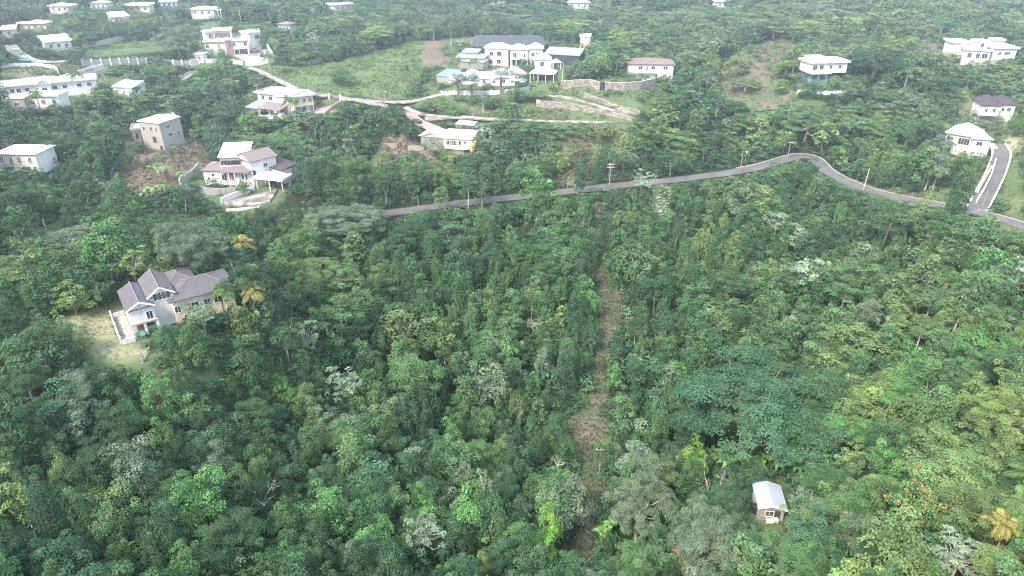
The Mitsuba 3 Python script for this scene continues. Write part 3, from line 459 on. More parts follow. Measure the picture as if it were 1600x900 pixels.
    f = H.block((388.5, 52.5), (405, 50.5), 7.0, 7, ('flat', 'white_roof', 0, .3)); f.win('f', .7, .8, 2.2, 1.8)
    H = Bld('mansion_gatehouse', 'small white block with steps at the left foot of the far mansion', (310, 95), 'outbuilding'); H.block((304, 86), (316.5, 86), 3.0, 4, ('flat', 'white_roof', 0, .2)).win('f', .5, .8, 1.0, 1.0)
    # --- small far houses
    for A, B, e, d, base, roof, nm, lab in (
        ((76, 9.5), (106, 9.5), 3.6, 7, (91, 18), ('hip', 'white_roof', 1.0), 'far_white_house', 'small white house among trees at the top left corner'),
        ((176, 27), (201, 25), 3.2, 8, (188, 33), ('mono', 'white_roof', 1.4), 'sheet_roofed_house', 'low house showing only its white sheet roof'),
        ((198, 9), (232, 8.5), 4.2, 7, (215, 18), ('flat', 'white_roof'), 'pale_yellow_house', 'pale yellow house behind palms near the top'),
        ((297, 14.5), (333, 14.5), 4.4, 9, (315, 28), ('hip', 'white_roof', .9), 'arched_white_house', 'white hip roofed house with an arched porch near the top edge'),
        ((37, 37.5), (70, 37), 3.4, 7, (54, 47), ('hip', 'pale_concrete', 1.2), 'faded_house', 'faded pale house behind a round tree on the left'),
        ((70, 66.5), (110, 63), 3.4, 9, (90, 77), ('mono', 'white_roof', 1.3), 'white_bungalow', 'white bungalow above the pale road bend'),
        ((521, 8.5), (550, 6.5), 4.0, 8, (535, 22), ('flat', 'white_roof'), 'terraced_far_house', 'white terraced house peeking through the trees above the field'),
        ((888, 4.5), (921, 4.5), 4.0, 8, (905, 14), ('hip', 'white_roof', 1.2), 'top_edge_house', 'pale house at the top edge behind the white villa'),
        ((250, 3), (276, 2), 3.8, 8, (262, 12), ('hip', 'white_roof', 1.2), 'corner_far_house', 'pale house cut by the top edge left of the arched one'),
        ((434, 38), (452, 38.5), 3.4, 6, (443, 48), ('hip', 'mauve_roof', 1.0), 'reddish_far_house', 'small reddish roofed house in the trees right of the far mansion'),
        ((1120, 3), (1146, 3), 3.6, 8, (1133, 12), ('hip', 'pale_concrete', 1.0), 'right_far_house', 'pale house at the top edge right of the red roofed house'),
        ((140, 5), (165, 5), 3.6, 7, (152, 14), ('hip', 'pale_concrete', 1.0), 'grey_far_house', 'grey roofed house at the top edge between the white and yellow ones'),
        ((2, 47), (22, 46), 3.2, 7, (12, 55), ('mono', 'pale_concrete', 1.0), 'left_far_house', 'low pale house cut by the left edge above the road bend'),
        ((30, 37), (36, 37), 3.0, 3, (33, 45), ('flat', 'pale_concrete'), 'little_far_hut', 'little pale hut beside the faded house')):
        H = Bld(nm, lab, base, wall='cream_render' if 'yellow' in nm or 'faded' in nm else 'white_render'); a = H.block(A, B, e, d, roof)
        for x in ((.2, .5, .8) if a.w > 6 else (.5,)): a.win('f', x, .9, 1.1, 1.2)
        if 'arched' in nm:
            put('porch_roof', MB().box(a.w + .01, a.w + 3.4, .5, 5, 3.9, 4.2, a.fr), 'white_roof', H.key)
            for i in range(3): put('post', MB().box(a.w + .3 + i * 1.35, a.w + .6 + i * 1.35, .6, .9, -2, 3.9, a.fr), 'white_render', H.key)
    # --- tin roofed shed in the valley
    H = Bld('tin_roofed_shed', 'little grey hut with a bright tin roof in the valley clearing', (1205, 806), 'shed', wall='grey_concrete', lift=0.1)
    z = H.z + 2.5
    s = H.block((1187.5, 792.5), (1227, 796.0), 2.5, 4.8, ('gable', 'zinc_sheet', 0.7, 0.35, 'y'), zb=-1); H.wins(s, [('f', .42, .7, 1.2, 1.0), ('f', .75, .5, .9, 1.9, 'opening'), ('r', .5, .7, 1.0, 1.0)])
    H.shed = s
build_houses()

# ---------------------------------------------------------------- paving, walls, poles, cables, vehicles, tanks
def paving(name, poly, mat, label, lift=0.0):
    h = pad(poly) + lift; w = shapely.Polygon([at(*p)[:2] for p in poly]).buffer(0)
    m = trimesh.creation.extrude_polygon(w, 0.6, engine='earcut'); m.apply_translation([0, 0, h - 0.57]); key = numbered(name); scene[key] = mikit.ply(m, mat)
    labels[key] = {'kind': 'structure', 'label': label}; FOOTPRINTS.append(w.buffer(0.5)); keep(poly); return h
paving('yard_paving', [(350, 318), (372, 312), (405, 303), (434, 295), (422, 318), (400, 327), (356, 327)], 'pale_paving', 'pale paved yard in front of the mauve roofed villa', 0.5)
paving('concrete_apron', [(492, 177), (506, 166), (519, 157), (532, 158), (520, 168), (505, 181), (496, 182)], 'pale_paving', 'pale concrete drive by the red car')
paving('mansion_drive', [(358, 84), (385, 100), (427, 95), (410, 68), (402, 68), (390, 80)], 'pale_paving', 'pale paved drive of the far mansion')
paving('pale_court', [(0, 119), (40, 117), (86, 119), (84, 124), (40, 125), (0, 127)], 'pale_paving', 'pale court above the long white house')
def wall_line(name, pts, h, mat, label, thick=0.3, cat='wall', cap=None, sink=1.0, posts=None, h2=None):
    """A wall along photo pixels on the ground; its top follows the ground smoothly."""
    p = np.array([at(*q) for q in pts]); d = np.r_[0, np.cumsum(np.linalg.norm(np.diff(p[:, :2], axis=0), axis=1))]; n = max(4, int(d[-1] / 1.5)); s = np.linspace(0, d[-1], n)
    q = np.stack([np.interp(s, d, p[:, 0]), np.interp(s, d, p[:, 1])], 1); z = gaussian_filter1d(zat(q[:, 0], q[:, 1]), 2, mode='nearest')
    line = np.c_[q, z]; hh = np.linspace(h, h2 or h, n)[:, None]; a = line.copy(); a[:, 2:] += hh
    key = thing(name, label, cat)
    step = max(1, int((posts or 0) / 1.5))
    if posts:
        for i in range(0, n - 1, step): put('panel', ribbon(a[i:i + step + 1], -thick / 2, thick / 2, 0, h + sink), mat, key)
    else: put('body', ribbon(a, -thick / 2, thick / 2, 0, h + sink), mat, key)
    if cap: put('coping', ribbon(a, -thick / 2 - 0.08, thick / 2 + 0.08, 0.12, 0.117), cap, key)
    if posts:
        for i in range(0, n, step): c = line[i]; put('post', MB().box(c[0] - .22, c[0] + .22, c[1] - .22, c[1] + .22, c[2] - 1, c[2] + float(hh[i, 0]) + 0.3), 'white_render', key)
    KEEP.append((shapely.LineString(project(a - [0, 0, h * 0.4])[:, :2]).buffer(2.0), float(np.linalg.norm(line.mean(0) - CAM)))); shapely.prepare(KEEP[-1][0])
    return line
wall_line('stone_wall', [(876, 138), (900, 136), (922, 134), (936, 141)], 2.6, 'rubble_stone', 'rubble stone wall left of the dark gate below the cream house', .5, cap='pale_concrete')
wall_line('stone_wall', [(946, 141), (975, 142), (1000, 140), (1022, 135)], 2.8, 'rubble_stone', 'long rubble stone wall right of the dark gate under the red roofed house', .5, cap='pale_concrete')
wall_line('stone_wall', [(838, 166), (845, 168), (870, 170), (905, 172), (950, 180), (988, 189)], 2.6, 'rubble_stone', 'curved pale stone retaining wall on the lower side of the ramp', .5, cap='pale_paving', h2=1.0)
wall_line('stone_wall', [(912, 152), (940, 162), (968, 172), (1000, 181)], 1.8, 'rubble_stone', 'low rough stone wall on the upper side of the ramp', .5)
g = thing('dark_gate', 'tall dark gate leaf between the two stone walls', 'gate'); p = at(941, 141); put('leaf', MB().box(p[0] - .9, p[0] + .9, p[1] - .05, p[1] + .05, p[2], p[2] + 3.0), 'iron_black', g); [put('post', MB().box(p[0] + s * 1.1 - .15, p[0] + s * 1.1 + .15, p[1] - .15, p[1] + .15, p[2] - .5, p[2] + 3.3), 'grey_concrete', g) for s in (-1, 1)]
wall_line('yard_wall', [(282, 293), (283, 287), (300, 279), (312, 264)], 2.2, 'pale_concrete', 'grey boundary wall at the left corner of the mauve roofed villa')
wall_line('yard_wall', [(283, 296), (305, 300), (325, 304), (348, 305), (370, 303)], 2.0, 'grey_concrete', 'grey retaining wall in front of the mauve roofed villa')
wall_line('yard_wall', [(346, 319), (362, 311), (380, 304), (398, 298)], 1.6, 'white_render', 'stepped white wall along the paved yard')
wall_line('yard_wall', [(354, 330), (378, 328), (405, 323), (421, 316)], 0.5, 'white_render', 'low white parapet on the lower edge of the paved yard')
wall_line('mansion_wall', [(404, 51), (411, 64), (420, 79), (428, 95)], 2.6, 'white_render', 'tall white boundary wall right of the far mansion')
wall_line('mansion_wall', [(428, 97), (412, 100), (395, 103), (384, 102)], 2.4, 'white_render', 'white front wall below the mansion drive')
wall_line('mansion_wall', [(300, 98), (330, 98), (356, 98), (380, 102)], 1.6, 'white_render', 'white retaining wall in front of the far mansion')
wall_line('panel_fence', [(130, 103), (180, 102), (240, 102), (312, 103)], 2.6, 'grey_concrete', 'long grey panel wall with white posts under the far lawn', .25, cap=None, posts=3.2)
wall_line('lawn_wall', [(130, 76), (160, 70), (190, 63), (225, 58)], 1.8, 'pale_concrete', 'low pale wall behind the far lawn')
wall_line('road_wall', [(92, 124), (118, 116), (145, 107), (162, 104)], 1.0, 'white_render', 'low white wall on the far side of the dark asphalt road')
wall_line('road_wall', [(0, 107), (30, 104), (60, 103), (88, 108), (92, 116)], 1.2, 'white_render', 'low white wall below the pale road bend')
wall_line('road_wall', [(282, 129), (296, 122), (312, 112)], 0.8, 'white_render', 'short white kerb wall below the dark asphalt drive')
wall_line('lane_wall', [(510, 151), (530, 156), (570, 161), (606, 168)], 0.9, 'pale_concrete', 'low white wall on the near side of the pale lane', .25)
wall_line('lane_wall', [(664, 187), (690, 187), (714, 187)], 1.0, 'pale_concrete', 'short white wall above the pink driveway')
wall_line('lane_wall', [(720, 184), (745, 187), (757, 188)], 1.0, 'pale_concrete', 'short white wall behind the green roofed shed')
wall_line('lane_wall', [(652, 184), (664, 192), (682, 200), (700, 207)], 0.8, 'pale_concrete', 'white kerb wall on the upper side of the pink driveway')
wall_line('driveway_wall', [(1525, 318), (1537, 298), (1548, 276), (1556, 246)], 1.1, 'white_render', 'white wall along the left of the straight driveway', .35)
wall_line('driveway_wall', [(1527, 302), (1537, 285), (1547, 268)], 1.9, 'white_render', 'taller white retaining wall below the pale blue roofed house', .35)
wall_line('villa_wall', [(690, 150), (720, 148), (760, 148), (800, 146), (826, 141)], 1.6, 'white_render', 'white garden wall behind the silvery palms', .25, posts=4.5)
wall_line('garden_wall', [(1246, 145), (1270, 146), (1300, 147), (1334, 144)], 0.8, 'white_render', 'terrace wall with short white posts below the blue and white house', .25, posts=3.4)
wall_line('low_wall', [(598, 233), (621, 232)], 1.9, 'pink_paving', 'pinkish garden wall left of the bare tree below the yellow house', .3)
wall_line('low_wall', [(638, 235), (662, 235)], 1.6, 'pale_concrete', 'pale broken wall just left of the yellow house', .3)
wall_line('boundary_fence', [(184, 250), (180, 262), (175, 280)], 1.8, 'grey_metal', 'thin grey fence running down the red earth bank', .08)

def pole_key(base, top, label, crossarm=0, lamp=False, wood=True, r=0.16, tilt=0.0):
    p = at(*base); d = ray(*top)
    dist = np.linalg.norm(p[:2] - CAM[:2]); zt = CAM[2] + d[2] / np.linalg.norm(d[:2]) * dist; h = float(np.clip(zt - p[2], 4, 15))
    key = thing('utility_pole', label, 'utility pole', 'utility poles')
    tip = p + [tilt * h, 0, h]
    put('shaft', MB().tube([p - [0, 0, .6], (p + tip) / 2, tip], [r, r * .85, r * .7], 8), 'pole_wood' if wood else 'pole_concrete', key, True)
    for i in range(crossarm):
        z = tip - [0, 0, .35 + .9 * i]; put('crossarm', MB().box(z[0] - 1.1, z[0] + 1.1, z[1] - .26, z[1] - .14, z[2] - .07, z[2] + .07), 'pole_concrete', key)
        for x in (-1.0, -.4, .4, 1.0): put('insulator', MB().lathe([z[0] + x, z[1] - .2, z[2] + .07], [[.001, 0], [.06, .01], [.07, .08], [.03, .16], [.001, .18]], 6), 'white_frame', key)
    if lamp:
        a = put('lamp_arm', MB().tube([tip - [0, 0, .3], tip + [.5, -.6, .15], tip + [.8, -1.3, .2]], .05, 5), 'grey_metal', key); put('lamp_head', MB().box(tip[0] + .62, tip[0] + 1.0, tip[1] - 1.9, tip[1] - 1.25, tip[2] + .1, tip[2] + .26), 'white_frame', a)
    KEEP.append((shapely.LineString([base, top]).buffer(1.2), float(np.linalg.norm(p - CAM)))); shapely.prepare(KEEP[-1][0])
    return tip
POLES = {n: pole_key(*a, **k) for n, a, k in [
    ('a', ((75, 367), (72, 341), 'pale pole beside the dirt path'), {}), ('z', ((3, 385), (0, 364), 'pole at the left edge'), {}),
    ('b', ((560, 316), (559, 299), 'pole with a street lamp above the umbrella tree'), dict(lamp=True)), ('c', ((654, 325), (653, 306), 'thin pole on the far verge near the hidden end of the main road'), dict(r=.1)),
    ('d', ((758, 313), (757, 285), 'plain pole beside the main road, third from the left along it'), {}), ('e', ((887, 299), (886, 276), 'slim pole behind the road left of the crossarm pole'), dict(r=.1)),
    ('f', ((952, 292), (953, 255), 'wooden pole with two crossarms where the power line crosses the road'), dict(crossarm=2, r=.2)), ('g', ((1156, 269), (1158, 236), 'wooden pole with a street lamp by the dry grass verge'), dict(lamp=True)),
    ('h', ((1230, 250), (1234, 221), 'pole with a crossarm at the bend of the main road'), dict(crossarm=1)), ('i', ((1349, 297), (1356, 263), 'leaning pale pole beside the road past the bend'), dict(wood=False, tilt=.03)),
    ('j', ((1530, 338), (1538, 295), 'thin pole standing at the driveway junction'), dict(r=.1)), ('k', ((602, 168), (603, 142), 'pole with a lamp beside the pale lane'), dict(lamp=True)),
    ('l', ((755, 180), (755, 160), 'slim pale pole above the green roofed shed'), dict(wood=False, r=.1)), ('m', ((937, 61), (940, 32), 'tall pole with a crossarm behind the red roofed house'), dict(crossarm=1)),
    ('n', ((1580, 69), (1590, 32), 'tall leaning pole at the right of the unfinished white house'), dict(crossarm=1, tilt=.08)), ('o', ((1251, 75), (1253, 57), 'pole on the bushy slope above the blue and white house'), {}),
    ('p', ((207, 58), (206, 34), 'pole standing on the far lawn wall'), dict(wood=False)), ('q', ((257, 52), (253, 26), 'pale pole left of the arched white house'), dict(wood=False)), ('r', ((377, 36), (376, 15), 'pole behind the far mansion'), dict(wood=False)),
    ('s', ((933, 192), (933, 168), 'short pole on the bank below the stone ramp'), dict(r=.1)), ('t', ((1510, 305), (1512, 285), 'pale short pole below the pale blue roofed house'), dict(wood=False, r=.1)), ('u', ((879, 130), (879, 98), 'tall white pole left of the stone walls'), dict(wood=False, r=.12))]}
def cut_pole(base, top, label):
    p = at(*base); h = 6.6; key = thing('utility_pole', label, 'utility pole', 'utility poles')
    put('shaft', MB().tube([p - [0, 0, .6], p + [.05, 0, h * .5], p + [0, 0, h]], [.15, .13, .11], 8), 'pole_wood', key, True)
    put('crossarm', MB().box(p[0] - .95, p[0] + .95, p[1] - .24, p[1] - .14, p[2] + h - .5, p[2] + h - .38), 'pole_concrete', key)
    for x in (-.85, .85): put('insulator', MB().lathe([p[0] + x, p[1] - .19, p[2] + h - .38], [[.001, 0], [.07, .01], [.08, .12], [.03, .26], [.001, .28]], 6), 'white_frame', key)
    KEEP.append((shapely.box(top[0] - 10, top[1] - 6, top[0] + 10, top[1] + 12), float(np.linalg.norm(p - CAM)))); shapely.prepare(KEEP[-1][0])
    return p + [0, -.2, h - .2]
hf = cut_pole((936, 742), (938, 708), 'short pole with one pale crossarm standing in the cleared cut')
def cable(a, b, label, sag=.03, r=.03, off=(0, 0, 0)):
    t = np.linspace(0, 1, 15)[:, None]; p = (a + off) * (1 - t) + (b + off) * t; p[:, 2] -= 4 * sag * np.linalg.norm(b - a) * (t * (1 - t))[:, 0]
    tag(put('power_cable', MB().tube(p, r, 4), 'cable_black'), label, 'power cable', 'power cables')
low = at(905, 930) + np.array([0, 0, 9.0])
for x, w in ((-.8, 'leftmost'), (0, 'middle one'), (.8, 'rightmost')):
    cable(POLES['f'] - [0, 0, .3], hf, w + ' of three thin cables hanging down the cut from the road pole', .035, .02, (x * .6, 0, 0)); cable(hf, low, w + ' of three thin cables running from the pole in the cut', .03, .02, (x, 0, 0))
SPAN = {'bc': 'left end of the main road', 'cd': 'second road span from the left', 'de': 'road span left of the slim pole', 'ef': 'road span left of the crossarm pole', 'fg': 'road span right of the crossarm pole', 'gh': 'road span left of the bend', 'hi': 'road span past the bend', 'ij': 'road span ending at the driveway junction'}
for s in SPAN:
    for z, w in ((-.4, 'upper'), (-1.3, 'lower')): cable(POLES[s[0]], POLES[s[1]], f'{w} thin cable in the {SPAN[s]}', .012, .035, (0, 0, z))

def car(px, heading, paint_, label, L=4.3, cat='car', name='parked_car'):
    p = at(*px); c, s = math.cos(heading), math.sin(heading); key = thing(name, label, cat)
    def fr(v): return p + np.stack([v[:, 0] * c - v[:, 1] * s, v[:, 0] * s + v[:, 1] * c, v[:, 2] + 0.05], 1)
    hw = 0.86; prof = [(-L/2, .35), (-L/2 + .05, .85), (-L*.30, .95), (-L*.17, 1.42), (L*.18, 1.45), (L*.34, .98), (L/2 - .1, .80), (L/2, .38)]
    n = len(prof); v = [[x, y * (0.80 if 1.1 < z else 1.0), z] for y in (-hw, hw) for x, z in prof]
    f3 = [[0, i + 1, i] for i in range(1, n - 1)] + [[n, n + i, n + i + 1] for i in range(1, n - 1)]; f4 = [[i, i + 1, n + i + 1, n + i] for i in range(n - 1)] + [[n - 1, 0, n, 2 * n - 1]]
    m = MB(); m.poly(v, f4, fr); m.poly(v, f3, fr); put('body', m, paint_, key)
    g = MB(); e = .012
    g.poly([[-L*.285, -hw*.82, 1.0], [-L*.18, -hw*.74, 1.38], [-L*.18, hw*.74, 1.38], [-L*.285, hw*.82, 1.0]], [[0, 1, 2, 3]], lambda q: fr(q + [-e * 2, 0, e])); put('rear_window', g, 'window_glass', key)
    g = MB(); g.poly([[L*.325, -hw*.82, 1.02], [L*.195, -hw*.74, 1.40], [L*.195, hw*.74, 1.40], [L*.325, hw*.82, 1.02]], [[0, 1, 2, 3]], lambda q: fr(q + [e * 2, 0, e])); put('windscreen', g, 'window_glass', key)
    for sd in (-1, 1):
        g = MB(); g.poly([[-L*.26, sd*(hw*.93), 1.0], [-L*.16, sd*(hw*.83), 1.36], [L*.16, sd*(hw*.83), 1.38], [L*.29, sd*(hw*.93), 1.02]], [[0, 1, 2, 3]], lambda q: fr(q + [0, sd * .03, 0])); put('side_window', g, 'window_glass', key)
        for x in (-L*.31, L*.31): put('wheel', MB().tube([[0, 0, 0], [0, .22, 0]], .32, 12).v and _wheel(fr, x, sd, hw), 'rubber', key)
def _wheel(fr, x, sd, hw):
    m = MB(); t = np.arange(12) * np.pi / 6; a = np.stack([x + .33 * np.cos(t), 0 * t + sd * (hw - .2), .33 + .33 * np.sin(t)], 1); b = a + [0, sd * .24, 0]
    i = np.arange(12); m.poly(np.vstack([a, b, [[x, sd * (hw - .2), .33], [x, sd * (hw + .04), .33]]]), np.vstack([np.stack([i, (i + 1) % 12, (i + 1) % 12 + 12, i + 12], 1)]), fr)
    m.poly(np.vstack([b, [[x, sd * (hw + .04), .33]]]), np.stack([i, (i + 1) % 12, i * 0 + 12], 1), fr); return m
car((40, 96), -.35, 'teal_paint', 'teal car parked on the pale road bend')
car((489, 170), -.3, 'red_paint', 'red car under the flat roofed house')
car((1551, 191), 1.3, 'navy_paint', 'dark blue car in front of the plum roofed house')
car((410, 88), 1.9, 'charcoal_paint', 'dark car parked on the mansion drive')
car((398, 80), .4, 'silver_paint', 'white car beside the far mansion')
car((650, 192), -.5, 'charcoal_paint', 'black car on the pink driveway')
car((848, 122), 1.2, 'charcoal_paint', 'dark car under the villa carport')
def tank(px, r, h, mat, label):
    p = at(*px); k = thing('water_tank', label, 'water tank'); put('drum', MB().lathe(p - [0, 0, .05], [[.001, 0], [r, 0], [r, h * .28], [r * .97, h * .30], [r, h * .33], [r, h * .62], [r * .97, h * .64], [r, h * .67], [r, h * .85], [r * .45, h], [.001, h]], 16), mat, k, 30); put('lid', MB().lathe(p + [0, 0, h - .06], [[.001, 0], [r * .4, 0], [r * .4, .12], [.001, .14]], 12), mat, k)
tank((1182, 800), .75, 1.6, 'tank_black', 'black round water tank left of the tin roofed shed'); tank((744, 205), .8, 1.7, 'tank_blue', 'dark blue drum beside the green roofed shed'); tank((441, 187), 1.3, 2.4, 'tank_pale', 'pale blue water tank below the flat roofed house')
p = at(1206, 818); k = thing('wash_trough', 'white wash trough with small basins in front of the tin roofed shed', 'trough')
put('basin', MB().box(p[0] - .95, p[0] + .1, p[1] - .4, p[1] + .4, p[2] + .45, p[2] + .62).box(p[0] - .95, p[0] - .88, p[1] - .4, p[1] + .4, p[2] + .622, p[2] + .85).box(p[0] + .03, p[0] + .1, p[1] - .4, p[1] + .4, p[2] + .622, p[2] + .85), 'white_frame', k); put('basin', MB().box(p[0] + .2, p[0] + .9, p[1] - .3, p[1] + .4, p[2] + .5, p[2] + .95), 'silver_paint', k)
for x in (-.85, 0, .3, .8): put('leg', MB().box(p[0] + x - .05, p[0] + x + .05, p[1] - .05, p[1] + .05, p[2] - .2, p[2] + .5), 'white_frame', k)
p = at(224, 528); k = thing('garden_tarp', 'sagging green tarpaulin beside the terrace of the cream house', 'tarpaulin')
m = MB(); n = 7; X, Y = np.meshgrid(np.linspace(-.9, .9, n), np.linspace(-.8, .8, n), indexing='ij'); Zt = .9 + .25 * (X ** 2 + Y ** 2) / 3 + .12 * np.sin(X * 4 + Y * 3); i, j = np.meshgrid(np.arange(n - 1), np.arange(n - 1), indexing='ij'); q = (i * n + j).ravel()
m.add(np.stack([X + p[0], Y + p[1], Zt + p[2]], -1).reshape(-1, 3), np.stack([q, q + n, q + n + 1, q + 1], 1)); put('sheet', m, 'green_tarp', k); [put('post', MB().tube([[p[0] + a, p[1] + b, p[2] - .3], [p[0] + a, p[1] + b, p[2] + 1.35]], .05, 5), 'pole_wood', k) for a in (-.85, .85) for b in (-.75, .75)]
# gate across the concrete drive
a, b = at(515, 155), at(532, 157); k = thing('drive_gate', 'dark railed gate at the top of the pale concrete drive', 'gate'); d = (b - a) / np.linalg.norm(b - a)
put('rail', MB().tube([a + [0, 0, .3], b + [0, 0, .3]], .05, 4).tube([a + [0, 0, 1.5], b + [0, 0, 1.5]], .05, 4), 'iron_black', k); [put('bar', MB().tube([a + (b - a) * t + [0, 0, .1], a + (b - a) * t + [0, 0, 1.6]], .04, 4), 'iron_black', k) for t in np.linspace(.05, .95, 10)]; [put('pillar', MB().box(q[0] - .3, q[0] + .3, q[1] - .3, q[1] + .3, q[2] - .5, q[2] + 2.2), 'white_render', k) for q in (a, b)]
wall_line('drive_wall', [(507, 184), (520, 170), (533, 159)], 1.2, 'pink_render', 'pinkish retaining wall along the pale concrete drive')
# litter tipped over the road bank
m = MB(); r2 = np.random.default_rng(3)
for i in range(80):
    t = r2.random(); c = at(1036 + r2.normal() * 8 - 10 * t, 292 + 48 * t); e = r2.uniform(.10, .34, 3) * [1, 1, .5]; ang = r2.random() * 3
    m.box(-e[0], e[0], -e[1], e[1], 0, e[2], lambda v: c + np.stack([v[:, 0] * math.cos(ang) - v[:, 1] * math.sin(ang), v[:, 0] * math.sin(ang) + v[:, 1] * math.cos(ang), v[:, 2] + .45], 1))
k = put('litter', m, 'pale_concrete'); labels[k] = {'kind': 'stuff', 'label': 'whitish litter tipped down the bank below the road'}
keep([(1022, 290), (1050, 290), (1046, 335), (1022, 335)])
# views that stay open: the lawn, roads and clearings
keep([(82, 508), (175, 475), (200, 520), (242, 560), (222, 578), (165, 576), (120, 560), (92, 532)])
for n, half in (('main_road', 2.7), ('driveway', 2.1), ('upper_lane', 1.9), ('lower_lane', 1.7), ('pink_driveway', 2.0), ('left_road', 2.6), ('walled_road', 2.4)):
    L = LINES[n]; t = np.gradient(L[:, :2], axis=0); t /= np.linalg.norm(t, axis=1, keepdims=True); s = np.c_[t[:, 1], -t[:, 0], 0 * t[:, 0]] * half * .8
    for k in range(0, len(L) - 5, 4):
        q = project(np.vstack([L[k:k + 5] - s[k:k + 5], (L[k:k + 5] + s[k:k + 5])[::-1]]))
        if n == 'main_road' and (q[:, 0].mean() < 605 or (q[:, 0].mean() < 860 and k % 12 == 0)): continue
        KEEP.append((shapely.Polygon(q[:, :2]).buffer(0.5), float(np.linalg.norm(L[k:k + 5] - CAM, axis=1).min()))); shapely.prepare(KEEP[-1][0])
keep([(925, 345), (938, 345), (945, 420), (980, 470), (980, 505), (955, 505), (935, 450), (922, 400)]); keep([(905, 650), (945, 640), (968, 690), (945, 760), (930, 880), (902, 880), (905, 760), (885, 690)])
keep([(1170, 790), (1188, 800), (1226, 815), (1215, 828), (1180, 822)]); keep([(400, 108), (470, 108), (560, 92), (655, 68), (655, 112), (630, 145), (595, 150), (520, 143), (450, 132)]); keep([(664, 66), (718, 66), (705, 95), (690, 103), (657, 104)])
keep([(530, 152), (620, 164), (640, 160), (700, 146), (690, 142), (640, 150), (570, 152), (530, 147)]); keep([(640, 172), (652, 190), (690, 208), (698, 204), (662, 188), (652, 176)]); keep([(700, 184), (800, 188), (985, 194), (985, 188), (800, 183), (700, 179)])
keep([(1128, 120), (1150, 100), (1180, 90), (1200, 120), (1225, 160), (1180, 170), (1135, 145)]); keep([(195, 215), (290, 218), (335, 232), (300, 262), (265, 295), (215, 305), (190, 275)]); keep([(842, 152), (880, 130), (1020, 138), (985, 186), (850, 170)]); keep([(20, 75), (40, 90), (90, 98), (88, 104), (10, 104)]); keep([(150, 68), (280, 66), (305, 84), (150, 86)]); keep([(1560, 205), (1600, 205), (1600, 330), (1570, 320)])
keep([(596, 222), (662, 222), (662, 236), (596, 236)])

